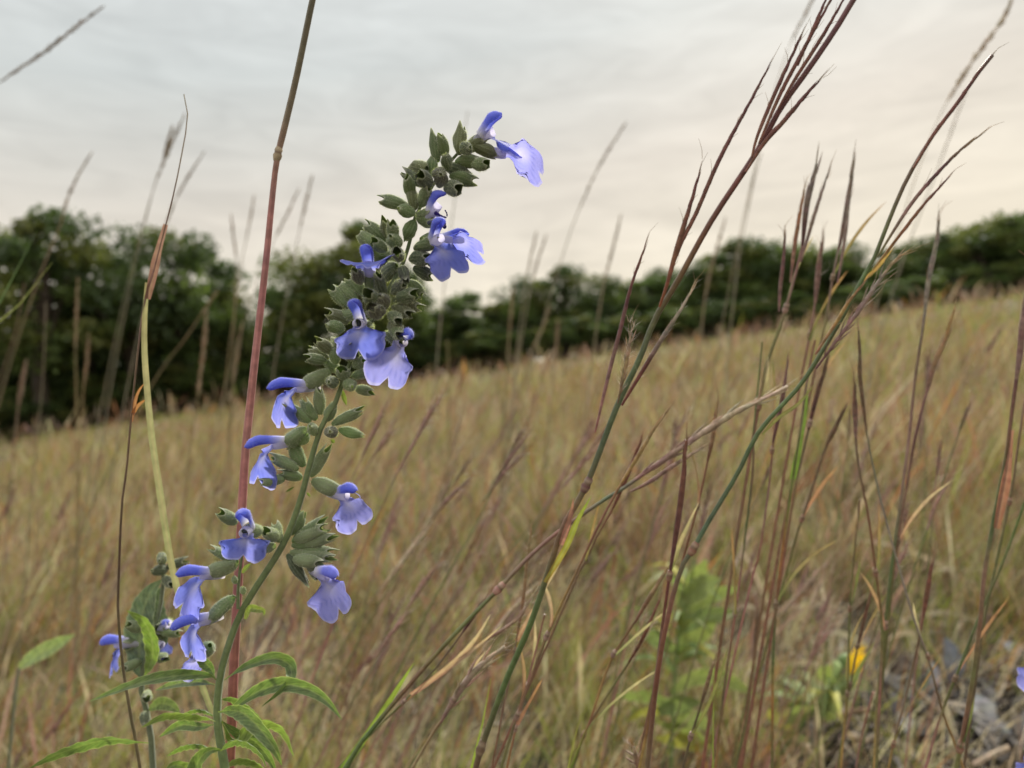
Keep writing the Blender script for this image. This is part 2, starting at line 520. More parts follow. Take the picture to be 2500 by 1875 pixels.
def upper_lip_mb(L=100, w=15.0, pitch=0, arch=0.15, seed=0, pale=0.0):
    random.seed(seed)
    mb = MB()
    ns, m = 16, 13
    rows, cols = [], []
    cp, sp = math.cos(R(pitch)), math.sin(R(pitch))
    for i in range(ns):
        s = i / (ns - 1)
        r = w * ramp([(0, 0.95), (0.2, 0.86), (0.45, 0.85), (0.7, 1.02), (0.88, 0.92), (0.96, 0.6), (1, 0.12)], s)
        x0, z0 = s * L, 4 + arch * L * math.sin(s * math.pi * 0.8) * 0.5 - (0.10 * L * max(0, s - 0.7) / 0.3 if s > 0.7 else 0)
        cx, cz = x0 * cp - z0 * sp, x0 * sp + z0 * cp
        row, cc = [], []
        for j in range(m):
            a = R(-128 + 256 * j / (m - 1))
            y = math.sin(a) * r * 0.92; zz = math.cos(a) * r
            row.append(Vector((cx - zz * sp, y, cz + zz * cp)))
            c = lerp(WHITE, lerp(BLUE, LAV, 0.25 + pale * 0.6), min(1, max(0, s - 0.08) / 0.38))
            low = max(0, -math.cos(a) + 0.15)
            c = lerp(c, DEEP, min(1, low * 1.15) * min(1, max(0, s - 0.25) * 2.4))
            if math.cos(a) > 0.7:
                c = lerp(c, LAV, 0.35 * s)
            cc.append(jit(c, 0.05))
        rows.append(row); cols.append(cc)
    mb.grid(rows, cols)
    for _ in range(420):
        i = random.randrange(2, ns - 1); j = random.randrange(0, m - 1)
        p = rows[i][j].lerp(rows[i + 1][j], random.random()).lerp(rows[i][j + 1], random.random())
        q = rows[i][m // 2] * 0.5 + (rows[i][0] + rows[i][-1]) * 0.25
        n = (p - q)
        if n.length < 1e-6:
            continue
        n = n.normalized() + Vector((random.uniform(-.2, .6), random.uniform(-.4, .4), random.uniform(-.3, .4)))
        mb.hair(p, n.normalized(), random.uniform(2, 6.5), 0.24, (0.50, 0.52, 0.88))
    return mb


def lower_lip_mb(L=130, hw=52, x0=28, pitch=-40, deflex=-60, curl=0.25, notch=0.22, lobes=0.8, cup=0.25, seed=0, pale=0.3, twist=0.0, neck=0.24):
    """three lobed lip: narrow neck, two side lobes, broad notched middle lobe"""
    random.seed(seed)
    mb = MB()
    ns, m = 26, 25
    L = L * .90; hw = hw * 1.10
    cl_, ang = [], []
    x, z = x0, -7.0
    for i in range(ns):
        s = i / (ns - 1)
        a = pitch + deflex * min(1, max(0, (s - neck * 0.6) / 0.45)) - 22 * max(0, s - 0.75) / 0.25 * curl * 2
        cl_.append((x, z)); ang.append(a)
        x += math.cos(R(a)) * L / (ns - 1); z += math.sin(R(a)) * L / (ns - 1)
    rows, cols = [], []
    ph = [random.uniform(0, 6) for _ in range(4)]
    asym = random.uniform(-0.12, 0.12)
    for i in range(ns):
        s = i / (ns - 1)
        row, cc = [], []
        for j in range(m):
            t_ = -1 + 2 * j / (m - 1)
            # how far the blade reaches at this t: middle lobe with notch, rounded shoulders
            at = abs(t_)
            reach = 1.0 - notch * math.exp(-(t_ / 0.12) ** 2) + .05 * math.sin(3 * t_ + ph[3]) - 0.50 * max(0, at - 0.5) ** 2.0 / 0.5 ** 2.0
            se = s * reach
            f = se * (ns - 1)
            k = min(ns - 2, int(f)); fr = f - k
            cx = cl_[k][0] + (cl_[k + 1][0] - cl_[k][0]) * fr
            cz = cl_[k][1] + (cl_[k + 1][1] - cl_[k][1]) * fr
            a = ang[k] + (ang[k + 1] - ang[k]) * fr
            w = hw * ramp([(0, 0.26), (neck * 0.6, 0.27), (neck, 0.42), (neck + 0.10, 0.66 + 0.34 * lobes), (neck + 0.2, 0.74 + 0.26 * lobes), (neck + 0.3, 0.64 + 0.12 * lobes), (neck + 0.42, 1.0), (0.86, 1.08), (1, 0.98)], se)
            w *= 1 + asym * t_
            y = t_ * w
            # out of plane: throat channel, reflexed margins, ripples
            up_ = -cup * w * at ** 2 * (1.0 if se > neck else -1.1)
            up_ += 1.9 * max(0, se - .72) / .28 * math.sin(17 * t_ + ph[3]) + 1.2 * max(0, at - .6) * math.sin(31 * se + ph[2]) * 2
            up_ += 4.2 * math.sin(4.2 * t_ + ph[0] + 3 * se) * se + 3.0 * math.sin(9 * se + ph[1] + 3 * t_) * at * at + 2.2 * math.sin(13 * t_ + ph[2]) * max(0, se - .6)
            up_ -= curl * 30 * max(0, se - 0.75) ** 1.5 * (0.4 + at)
            up_ += twist * y * se
            nx, nz = -math.sin(R(a)), math.cos(R(a))
            row.append(Vector((cx + nx * up_, y * (1 - 0.1 * cup * at), cz + nz * up_)))
            c = lerp(BLUE, LAV, min(1, max(0, pale + 0.30 * se + .16 * math.sin(3.1 * t_ + 2 * se + ph[1]))))
            thr = max(0, 1 - abs(se - 0.30) / 0.32) * max(0, 1 - at / 0.5)
            c = lerp(c, WHITE, min(0.6, 0.48 * thr + (0.4 * max(0, 0.2 - se) / 0.2)))
            vein = max(0, math.cos(t_ * 26 + 1.3 * math.sin(se * 5))) ** 6
            c = lerp(c, lerp(DEEP, BLUE, 0.45), 0.32 * vein * min(1, se * 2))
            if s > 0.93 or at > .95:
                c = lerp(c, WHITE, 0.28)
            cc.append(jit(c, 0.035))
        rows.append(row); cols.append(cc)
    mb.grid(rows, cols)
    return mb


def tube_mb(L=38, pale=0):
    mb = MB()
    path = [Vector((-28 + (L + 28) * i / 7, 0, -2 + 1.5 * math.sin(i * .5))) for i in range(8)]
    rad = [8, 11, 13, 14.5, 15, 15, 14.5, 13]
    cols = [lerp(WHITE, LAV, 0.1 + 0.25 * i / 7) for i in range(8)]
    mb.tube(path, rad, cols, 14, cap=False)
    return mb


def style_mb(L=70):
    mb = MB()
    path, _ = spline([Vector((10, 0, 4)), Vector((L * .7, 0, 12)), Vector((L, 0, 8)), Vector((L + 10, 2, -2)), Vector((L + 4, 4, -9))], 14)
    mb.tube(path, [1.3] * 14, [lerp(LAV, WHITE, .5)] * 14, 5)
    return mb


def place_flower(root, mouth, base, ax, up, d, up_kw=None, lo_kw=None, cal='narrow', k=1.0, off=0.0, style=False, seed=0):
    """flower (corolla tube) > calyx, upper_lip, lower_lip, style"""
    s = d / FPX * k * .88
    f = frame(V3(*ax), V3(*up))
    o = tube_mb().build('flower', M_PETAL, root)
    org = P(mouth[0], mouth[1], d + off) - root.location
    M = Matrix.Translation(org) @ f.to_4x4() @ Matrix.Diagonal((s, s, s, 1))
    o.matrix_local = M
    if up_kw is not None:
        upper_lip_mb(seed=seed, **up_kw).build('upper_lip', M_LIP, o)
    if lo_kw is not None:
        lower_lip_mb(seed=seed + 50, **lo_kw).build('lower_lip', M_PETAL, o)
    if style:
        style_mb().build('style', M_PETAL, o)
    if base is not None:
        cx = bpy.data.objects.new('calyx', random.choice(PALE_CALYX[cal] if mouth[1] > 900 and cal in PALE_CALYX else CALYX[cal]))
        COL.objects.link(cx)
        cx.parent = o
        du, dv_ = mouth[0] - base[0], mouth[1] - base[1]
        vis = math.hypot(du, dv_)
        L = max(vis + 8, 66.0)
        dd = -math.sqrt(max(0, L * L - (vis + 8) ** 2)) * (1 if ax[2] <= 0 else -1)
        axw = V3(du, dv_, dd)
        cf = frame(axw, V3(*up))
        ss = d / FPX
        world_m = Matrix.Translation(org - axw.normalized() * (L - 8) * ss) @ cf.to_4x4() @ Matrix.Diagonal((ss * L / 72, ss * 1.08, ss * 1.08, 1))
        cx.matrix_local = M.inverted() @ world_m
    return o


def sage_leaf(root, pts, d, w, tilt=0.5, col=(0.085, 0.14, 0.05), fold=0.35, name='leaf', petiole=True, dz=None, side=1, wave=0.10, mat=None):
    """leaf along picture points (base first); w real half width in px; tilt turns the blade edge-on"""
    q = []
    for i, (u, v) in enumerate(pts):
        dd = d + (dz[i] if dz else 0)
        q.append(P(u, v, dd))
    n = 40
    path, par = spline(q, n)
    s = d / FPX
    wd = []
    for i in range(n):
        tt = (path[min(n - 1, i + 1)] - path[max(0, i - 1)]).normalized()
        perp = tt.cross(FWD).normalized()
        wd.append(perp * math.cos(tilt * math.pi / 2) + FWD * math.sin(tilt * math.pi / 2) * side)
    prof = [(0, 0.10), (0.07, 0.14), (0.16, 0.55), (0.35, 0.95), (0.5, 1.0), (0.75, 0.72), (0.92, 0.28), (1, 0.03)] if petiole else \
        [(0, 0.4), (0.2, 0.8), (0.5, 1.0), (0.75, 0.75), (0.92, 0.3), (1, 0.03)]
    widths = [w * s * ramp(prof, t_) * (1 + 0.05 * (i % 2)) for i, t_ in enumerate(par)]
    cols = [jit(lerp(lerp(col, (0.19, 0.20, 0.08), 0.5 * max(0, 1 - t_ * 8)), (0.17, 0.22, 0.06), 0.35 * t_), 0.10) for t_ in par]
    mb = MB()
    mb.ribbon(path, widths, wd, cols, 13, fold, edge=(0.46, 0.50, 0.30), wave=wave, rib=(0.24, 0.28, 0.14), veins=True)
    return mb.build(name, mat or M_LEAF, root, root.location)


# ------------------------------------------------------------------ main sage plant
D = FOCUS
stem_px = [(1178, 325, .2), (1120, 372, .25), (1075, 425, .35), (1040, 480, .4), (1014, 530, .45), (1003, 580, .5), (985, 640, .55), (958, 690, .6),
           (930, 745, .65), (893, 810, .7), (862, 870, .75), (838, 930, .8), (818, 985, .85), (790, 1030, .9), (772, 1080, .95), (752, 1150, 1), (734, 1220, 1), (705, 1300, 1),
           (672, 1362, 1.05), (612, 1455, 1.05), (576, 1525, 1.05), (545, 1620, 1.1), (533, 1690, 1.15), (531, 1763, 1.2), (541, 1830, 1.25), (552, 1900, 1.25)]
pts = [P(u, v, D + 0.004 * math.sin(i * .35)) for i, (u, v, r) in enumerate(stem_px)]
pts = to_ground(pts)
sage = thing('blue_sage', 'tall blue sage in sharp focus with pale blue flowers up its leaning stem', 'wildflower', pts[-1].copy())
path, par = spline(pts, 150)
pxm = D / FPX
rs = [11.5 * pxm * min(1.25, 0.28 + 1.9 * t_) * (1 + 0.05 * math.sin(40 * t_)) for t_ in par]
cs = [jit(ramp([(0, (0.12, 0.15, 0.08)), (.25, (0.19, 0.25, 0.105)), (.42, (0.155, 0.215, 0.085)), (.52, (0.12, 0.12, 0.06)), (.62, (0.16, 0.10, 0.07)), (1, (0.14, 0.11, 0.07))], t_), 0.06) for t_ in par]
mb = MB()
mb.tube(path, rs, cs, 16, shape=lambda a: 1 + 0.10 * math.cos(4 * a))
for i in range(1600):
    k = random.randrange(4, 85)
    d_ = (path[k + 1] - path[k]).normalized()
    n_ = Quaternion(d_, random.uniform(0, 6.28)) @ d_.orthogonal().normalized()
    p_ = path[k].lerp(path[k + 1], random.random()) + n_ * rs[k] * 0.9
    mb.hair(p_, (n_ + d_ * random.uniform(-.3, .5)).normalized(), random.uniform(2, 6) * pxm, 0.22 * pxm, (0.5, 0.5, 0.42))
mb.build('stem', M_STEM, sage, sage.location)

# bare calyces: (base, mouth, mode, extra)
cal = []
A = cal.append
for b, t_, m_ in [((735, 590), (740, 370), 'narrow'), ((560, 650), (525, 425), 'narrow'), ((625, 610), (585, 455), 'narrow'), ((470, 700), (345, 645), 'open'),
                  ((515, 765), (508, 595), 'bud'), ((640, 720), (640, 600), 'bud_dark'), ((700, 650), (885, 640), 'open'), ((620, 690), (805, 745), 'open_dark'),
                  ((655, 760), (858, 812), 'narrow'), ((840, 680), (968, 700), 'open'), ((450, 850), (300, 725), 'narrow_dark'), ((345, 940), (325, 790), 'narrow'),
                  ((500, 840), (440, 790), 'open_dark'), ((570, 850), (620, 770), 'bud_dark'), ((620, 870), (748, 885), 'open_dark'), ((325, 1010), (105, 950), 'open'),
                  ((370, 1040), (350, 860), 'open'), ((420, 1010), (500, 890), 'narrow'), ((370, 1070), (255, 1060), 'bud'), ((400, 1100), (532, 1172), 'open'),
                  ((372, 1120), (290, 1295), 'bud'), ((760, 560), (830, 560), 'bud_dark'), ((560, 740), (600, 800), 'bud_dark')]:
    A((c1(*b), c1(*t_), m_))
for b, t_, m_ in [((640, 300), (490, 165), 'open'), ((570, 330), (410, 240), 'open'), ((670, 290), (640, 145), 'narrow'), ((705, 300), (706, 180), 'narrow'),
                  ((740, 340), (700, 285), 'bud'), ((755, 440), (748, 400), 'open_dark'), ((830, 440), (990, 440), 'open_dark'), ((725, 490), (590, 545), 'open_dark'),
                  ((770, 500), (810, 615), 'narrow_dark'), ((860, 510), (1012, 575), 'open_dark'), ((930, 420), (1065, 480), 'narrow'), ((640, 370), (560, 330), 'open'),
                  ((475, 730), (335, 600), 'open'), ((400, 770), (250, 650), 'open'), ((620, 740), (590, 600), 'narrow_dark'), ((690, 720), (810, 640), 'narrow_dark'),
                  ((560, 800), (525, 735), 'open'), ((810, 610), (935, 745), 'open'), ((730, 770), (890, 730), 'open'), ((700, 800), (915, 822), 'open'), ((690, 830), (855, 882), 'narrow'),
                  ((360, 840), (205, 690), 'open'), ((640, 830), (620, 760), 'bud_dark'), ((350, 950), (195, 870), 'open'), ((300, 1010), (180, 985), 'bud'), ((390, 880), (250, 900), 'open'),
                  ((670, 890), (770, 950), 'narrow'), ((670, 960), (775, 1020), 'open'), ((690, 1000), (775, 1070), 'narrow'), ((440, 640), (420, 560), 'narrow_dark'),
                  ((215, 1200), (112, 1100), 'open'), ((170, 1250), (32, 1165), 'narrow'), ((160, 1270), (22, 1240), 'open'), ((235, 1290), (220, 1150), 'bud'),
                  ((265, 1350), (130, 1270), 'open'), ((320, 1240), (420, 1200), 'open'), ((305, 1400), (312, 1345), 'open'), ((380, 1310), (500, 1260), 'open'),
                  ((360, 1390), (495, 1370), 'narrow'), ((235, 1450), (205, 1420), 'bud_dark'), ((320, 1450), (400, 1465), 'bud'), ((390, 1480), (522, 1540), 'narrow'),
                  ((330, 1200), (390, 1150), 'narrow'), ((280, 1180), (180, 1090), 'narrow'), ((590, 900), (560, 860), 'open_dark'), ((530, 870), (640, 860), 'bud_dark')]:
    A((c2(*b), c2(*t_), m_))
for b, t_, m_ in [((690, 600), (505, 475), 'open'), ((705, 570), (640, 430), 'open'), ((770, 540), (775, 340), 'narrow'), ((740, 580), (620, 455), 'open'),
                  ((825, 590), (885, 460), 'open'), ((865, 620), (1085, 505), 'narrow'), ((735, 680), (725, 645), 'bud'), ((870, 690), (885, 670), 'bud_dark'), ((920, 660), (1130, 722), 'bud'),
                  ((660, 690), (570, 800), 'bud'), ((590, 985), (395, 880), 'open'), ((640, 960), (540, 790), 'open'), ((690, 1040), (845, 825), 'open'),
                  ((625, 1050), (460, 1015), 'open'), ((480, 1065), (300, 1075), 'open'), ((545, 1570), (785, 1400), 'open'), ((560, 1550), (805, 1490), 'open'),
                  ((540, 1600), (725, 1575), 'open'), ((580, 1600), (868, 1550), 'open'), ((530, 1510), (625, 1345), 'open'), ((570, 1630), (865, 1650), 'open'),
                  ((440, 1570), (370, 1455), 'open'), ((410, 1600), (245, 1620), 'open'), ((90, 1420), (5, 1310), 'open')]:
    A((c3s(*b), c3s(*t_), m_))
for b, t_, m_ in [((970, 560), (1090, 745), 'narrow_dark'), ((990, 550), (1255, 605), 'open'), ((1010, 590), (1180, 640), 'open'), ((890, 500), (755, 550), 'open'), ((905, 460), (860, 380), 'open'),
                  ((640, 615), (470, 535), 'open'), ((625, 760), (618, 700), 'bud'), ((672, 830), (690, 775), 'bud')]:
    A((c4s(*b), c4s(*t_), m_))
random.seed(21)
for i, (b, t_, m_) in enumerate(cal):
    small = i >= len(cal) - 2
    vis = math.hypot(t_[0] - b[0], t_[1] - b[1])
    place_calyx(sage, b, t_, D, m_, sgn=-1 if (vis < 40 or i % 3) else 1, off=(-0.002 if vis < 42 else random.uniform(-0.002, 0.003)), k=0.42 if small else random.uniform(0.76, 0.95) * (1.12 if b[1] < 860 else 1.0))

# side branch that carries the lower left flowers, and thin pedicels
mb = MB()
bp = [c4s(640, 930), c4s(640, 800), c4s(655, 640), c4s(675, 530), c4s(690, 480)]
pth, pr = spline([P(u, v, D) for u, v in bp], 20)
mb.tube(pth, [(4.6 - 2 * t_) * pxm for t_ in pr], [(0.17, 0.21, 0.10)] * 20, 8)
mb.tube([P(*c4s(645, 870), D), P(*c4s(625, 850), D), P(*c4s(600, 838), D)], [2.2 * pxm] * 3, [(0.17, 0.2, 0.1)] * 3, 6)
mb.build('side_branch', M_STEM, sage, sage.location)

# flowers
LO = lambda **k: dict(dict(L=130, hw=52, x0=26, pitch=-40, deflex=-60), **k)
F = [
    # mouth, calyx base, axis, up, upper lip, lower lip, depth offset
    ((1176, 334), (1132, 364), (1, -.50, -.10), (-.4, -.8, -.80), dict(L=84, w=17, pitch=24), LO(L=134, hw=42, x0=12, pitch=-44, deflex=-14, lobes=.5), 'narrow', 0),
    ((1203, 372), (1150, 360), (1, .05, .10), (-.1, -.85, .5), None, LO(L=188, hw=66, x0=22, pitch=16, deflex=-78, cup=.2, pale=.9, notch=.15), 'narrow', 0.003),
    ((1050, 524), (1012, 522), (.62, -.80, -.25), (-.8, -.6, -.2), dict(L=74, w=15, pitch=-8, arch=.5, pale=.3), LO(L=40, hw=20, x0=6, pitch=-70, deflex=-20, pale=.8), 'narrow', -0.002),
    ((1058, 592), (1008, 602), (.62, -.25, -.80), (-.15, -.95, -.25), dict(L=84, w=17, pitch=26), LO(L=128, hw=70, x0=6, pitch=-52, deflex=-38, notch=.2), 'narrow', -0.004),
    ((1072, 588), (1030, 592), (1, -.05, .15), (0, -.80, .62), dict(L=92, w=16, pitch=18), LO(L=150, hw=50, x0=14, pitch=8, deflex=-58, pale=.55), 'narrow', 0.004),
    ((903, 672), (906, 725), (-.06, -.80, -.62), (0, -.62, .80), dict(L=90, w=19, pitch=6), LO(L=104, hw=66, x0=22, pitch=-30, deflex=-42, cup=-.30, lobes=.9), 'narrow', -0.003),
    ((882, 792), (896, 800), (-.12, -.05, -1), (-.12, -1, -.05), dict(L=84, w=19, pitch=42), LO(L=118, hw=70, x0=14, pitch=-40, deflex=-50, notch=.25, cup=.1), 'narrow', -0.004),
    ((975, 832), (935, 812), (.45, .12, -.88), (.40, -.9, 0), dict(L=66, w=17, pitch=20), LO(L=150, hw=66, x0=8, pitch=-58, deflex=-36, pale=.8), 'narrow', -0.003),
    ((757, 944), (806, 904), (-1, .02, -.50), (0, -1, -.42), dict(L=116, w=15.5, pitch=0), LO(L=142, hw=50, x0=34, pitch=-40, deflex=-52, cup=.3, twist=-.8), 'open', 0),
    ((700, 1080), (750, 1046), (-1, .10, -.50), (0, -1, -.35), dict(L=112, w=15, pitch=2), LO(L=148, hw=46, x0=34, pitch=-42, deflex=-42, cup=.3, twist=-.8), 'open', 0),
    ((820, 1206), (762, 1172), (1, .02, -.45), (.1, -1, -.35), dict(L=76, w=16, pitch=14), LO(L=122, hw=54, x0=8, pitch=-36, deflex=-32, pale=.85, twist=.6), 'open', 0),
    ((607, 1292), (618, 1312), (-.02, .05, -1), (0, -1, -.06), dict(L=82, w=20, pitch=44), LO(L=88, hw=62, x0=14, pitch=-38, deflex=-46, cup=-.15, lobes=1.0, notch=.2), 'open', -0.003),
    ((776, 1398), (738, 1372), (.86, .10, -.50), (.25, -.9, -.35), dict(L=74, w=17, pitch=6, pale=.6), LO(L=140, hw=64, x0=10, pitch=-42, deflex=-20, pale=1.2, lobes=1), 'narrow_dark', -0.002),
    ((524, 1402), (580, 1372), (-1, -.18, -.50), (-.12, -1, -.42), dict(L=100, w=16, pitch=-2), LO(L=156, hw=58, x0=14, pitch=-48, deflex=-26, cup=.25, twist=-.7), 'open', 0),
    ((520, 1508), (572, 1456), (-1, .14, -.45), (.0, -1, -.40), dict(L=110, w=15.5, pitch=0), LO(L=140, hw=52, x0=26, pitch=-46, deflex=-36, cup=.25, twist=-.8), 'open', 0),
    ((500, 1592), (530, 1560), (-1, .35, .25), (.1, -1, .45), None, LO(L=104, hw=44, x0=8, pitch=-14, deflex=-30, pale=.8), 'open', 0.012),
]
for i, (mo, ba, ax, up, uk, lk, cm, off) in enumerate(F):
    random.seed(100 + i)
    place_flower(sage, mo, ba, ax, up, D, uk, lk, cm, 1.0, off, style=i in (10,), seed=200 + i)
# the withered flower's dangling anthers
mb = MB()
for a, b, r_ in [((540, 1060), (575, 1090), 4), ((575, 1090), (600, 1130), 5), ((600, 1130), (615, 1185), 4.5), ((560, 1080), (630, 1100), 2), ((620, 1040), (635, 1090), 1.5)]:
    q = [P(*c1(*a), D - .004), P(*c1((a[0] + b[0]) / 2 + 6, (a[1] + b[1]) / 2), D - .005), P(*c1(*b), D - .004)]
    pth, pr = spline(q, 9)
    mb.tube(pth, [r_ * pxm * (1 + .4 * math.sin(k * 2.2)) for k in range(9)], [jit((0.045, 0.03, 0.20), .3) for _ in range(9)], 7)
mb.build('stamen', M_PETAL, sage, sage.location)

# little bracts
for pts_, w_, dz_ in [([c2(280, 1500), c2(300, 1570), c2(318, 1625)], 6, None), ([c4s(668, 690), c4s(690, 660), c4s(728, 622)], 6, None),
                      ([c4s(690, 1000), c4s(720, 930), c4s(775, 935), c4s(812, 945), c4s(815, 975)], 9, None), ([c3s(860, 740), c3s(885, 770)], 5, None),
                      ([c3s(660, 1170), c3s(690, 1205)], 3, None), ([c3s(555, 1125), c3s(490, 1165)], 3, None), ([c3s(260, 1600), c3s(190, 1625)], 4, None)]:
    random.seed(int(pts_[0][0]))
    sage_leaf(sage, pts_, D - 0.001, w_, 0.2, (0.19, 0.22, 0.07), 0.4, 'bract', False)

LG = (0.105, 0.155, 0.07); LB = (0.115, 0.16, 0.10); LY = (0.18, 0.235, 0.09); LD = (0.05, 0.095, 0.05)
sage_leaves = [
    ([(1300, 760), (1250, 735), (1080, 735), (880, 770), (700, 830), (533, 893)], 30, .55, LG, [.0, -.004, -.012, -.018, -.02, -.02]),
    ([(1345, 765), (1420, 715), (1520, 665), (1650, 635), (1735, 670), (1745, 750), (1690, 815), (1570, 922)], 34, .45, LG, [0, .002, .006, .008, .010, .006, .0, -.004]),
    ([(1290, 790), (1200, 775), (1080, 780), (930, 825)], 26, .4, LB, [.006, .012, .02, .03]),
    ([(1330, 960), (1420, 915), (1550, 830), (1700, 790), (1850, 820), (1960, 890), (2052, 1000)], 40, .30, LG, [.004, .004, .004, .002, 0, -.002, -.004]),
    ([(1290, 745), (1262, 690), (1215, 640), (1195, 580)], 30, .1, LG, [.003, .004, .004, .002]),
    ([(1295, 1010), (1230, 985), (1100, 965), (980, 975), (848, 1048)], 34, .35, LY, [-.002, -.006, -.010, -.014, -.018]),
    ([(1285, 1030), (1200, 1040), (1080, 1035), (955, 1105)], 28, .25, LG, [.004, .008, .012, .016]),
    ([(1310, 955), (1400, 945), (1480, 975), (1580, 1080), (1650, 1180), (1692, 1275)], 42, .15, LG, [-.002, -.006, -.010, -.014, -.016, -.016]),
    ([(1330, 1010), (1410, 1120), (1510, 1040), (1620, 1015), (1710, 1075), (1765, 1225)], 42, .3, LY, [.004, .008, .012, .012, .012, .010]),
    ([(1320, 1000), (1420, 1075), (1530, 1130), (1620, 1240), (1660, 1330)], 34, .2, LG, [.008, .012, .018, .02, .02]),
    ([(1310, 880), (1400, 870), (1500, 930), (1590, 1020)], 34, .3, LG, [.006, .012, .018, .022]),
    ([(1310, 1330), (1180, 1330), (1195, 1240), (1260, 1185), (1330, 1180)], 40, .1, LG, [0, -.006, -.008, -.008, -.006]),
    ([(1290, 1360), (1120, 1290), (1040, 1275), (980, 1330)], 34, .2, LY, [0, -.004, -.006, -.008]),
]
sage_leaves += [
    ([(1300, 985), (1220, 940), (1150, 945), (1080, 985)], 26, .5, LG, [.004, .008, .010, .012]),
    ([(1320, 1190), (1400, 1130), (1490, 1140), (1570, 1210), (1600, 1290)], 32, .4, LG, [0, -.004, -.008, -.010, -.010]),
    ([(1300, 1200), (1210, 1150), (1100, 1160), (1000, 1220)], 30, .45, LG, [.002, .006, .010, .014]),
    ([(1330, 1290), (1430, 1240), (1540, 1260), (1640, 1350)], 34, .3, LY, [.004, .010, .014, .016]),
]
for i, (pp, w_, tl, col, dz) in enumerate(sage_leaves):
    random.seed(400 + i)
    sage_leaf(sage, [c5s(*p) for p in pp], D, w_ * .45, tl, col, 0.5, dz=dz, side=1 if i % 2 else -1)
# leaves below the picture
for i in range(6):
    random.seed(450 + i)
    q = path[105 + i * 7]
    a = 1.3 * i
    tip = q + Vector((math.cos(a) * .07, math.sin(a) * .05, -.01))
    mb = MB()
    pth, pr = spline([q, q.lerp(tip, .5) + Vector((0, 0, .015)), tip], 14)
    mb.ribbon(pth, [0.005 * ramp([(0, .1), (.4, 1), (1, .05)], t_) for t_ in pr], Vector((-math.sin(a), math.cos(a), .3)), [jit(LG) for _ in pr], 7, .3)
    mb.build('leaf', M_LEAF, sage, sage.location)

# ------------------------------------------------------------------ second sage, behind to the left
D2 = 0.33
pp = [(985, 40), (982, 150), (960, 330), (900, 560), (850, 740), (852, 850), (880, 950), (905, 1100), (918, 1290)]
pts = to_ground([P(*c5s(*p), D2) for p in pp])
sage2 = thing('blue_sage', 'blurred blue sage with broad grey-green leaves behind the sharp sage at lower left', 'wildflower', pts[-1].copy())
pth, pr = spline(pts, 60)
mb = MB(); mb.tube(pth, [8.5 * D2 / FPX * min(1, .5 + 2 * t_) for t_ in pr], [jit((0.15, 0.18, 0.11), .08) for _ in pr], 10, shape=lambda a: 1 + .1 * math.cos(4 * a))
mb.build('stem', M_STEM, sage2, sage2.location)
for i, (pq, w_, tl, col) in enumerate([
    ([(850, 780), (835, 640), (850, 400), (900, 240), (970, 160)], 62, .0, (0.125, 0.175, 0.13)),
    ([(860, 760), (915, 620), (905, 500), (860, 410), (762, 345)], 34, .1, (0.15, 0.22, 0.06)),
    ([(895, 1140), (800, 1130), (650, 1120), (480, 1160), (320, 1220), (170, 1295)], 34, .4, LG),
    ([(985, 600), (975, 480), (950, 300), (990, 180)], 40, .1, (0.12, 0.16, 0.11)),
    ([(880, 950), (960, 905), (1030, 920), (1080, 960)], 26, .3, (0.13, 0.17, 0.09)),
]):
    random.seed(500 + i)
    sage_leaf(sage2, [c5s(*p) for p in pq], D2 + (0.0, -0.012, -0.05, 0.004, 0.0)[i], w_ * .58, tl, col, .2, mat=M_LEAFG if i in (0, 3) else None)
random.seed(520)
for b, t_, m_ in [((1000, 110), (950, 75), 'bud_dark'), ((1000, 90), (1110, 40), 'narrow_dark'), ((960, 470), (1075, 480), 'open'), ((930, 620), (1020, 620), 'open'),
                  ((990, 30), (1000, 10), 'bud_dark'), ((870, 960), (910, 985), 'bud_dark'), ((885, 840), (930, 850), 'open'), ((850, 650), (780, 660), 'open'), ((980, 150), (1060, 165), 'narrow_dark'), ((850, 460), (800, 420), 'open')]:
    place_calyx(sage2, c5s(*b), c5s(*t_), D2, m_, k=.72)
place_flower(sage2, c5s(775, 540), c5s(835, 560), (-1, -.1, -.2), (0, -1, -.3), D2, dict(L=80, w=15, pitch=0), LO(L=120, hw=44, x0=14, pitch=-48, deflex=-40), 'open', .95, seed=31)
place_flower(sage2, c5s(920, 540), c5s(880, 540), (1, .1, -.3), (0, -1, -.4), D2, None, LO(L=70, hw=36, x0=4, pitch=-20, deflex=-30), 'open', .8, seed=32)
place_flower(sage2, c5s(975, 450), c5s(950, 480), (.7, -.6, -.3), (-.4, -1, -.4), D2, dict(L=40, w=12, pitch=0), None, 'open', .8, seed=33)

# a third sage, mostly outside the right edge
D3 = 0.34
pts = to_ground([P(u, v, D3) for u, v in [(2590, 1420), (2575, 1560), (2560, 1700), (2555, 1880)]])
sage3 = thing('blue_sage', 'blue sage showing only a lavender petal at the right edge of the picture', 'wildflower', pts[-1].copy())
pth, pr = spline(pts, 40)
mb = MB(); mb.tube(pth, [8 * D3 / FPX] * 40, [jit((0.13, 0.16, 0.08), .08) for _ in pr], 10)
mb.build('stem', M_STEM, sage3, sage3.location)
place_flower(sage3, (2535, 1610), (2575, 1600), (-.7, .1, -.7), (.0, -1, -.2), D3, dict(L=60, w=15, pitch=10), LO(L=110, hw=52, x0=8, pitch=-50, deflex=-30, pale=.7), 'open', .9, seed=41)
place_flower(sage3, (2525, 1850), (2560, 1830), (-.8, .1, -.6), (.0, -1, -.2), D3, dict(L=60, w=15, pitch=10), LO(L=90, hw=44, x0=8, pitch=-50, deflex=-30, pale=.5), 'open', .9, seed=42)


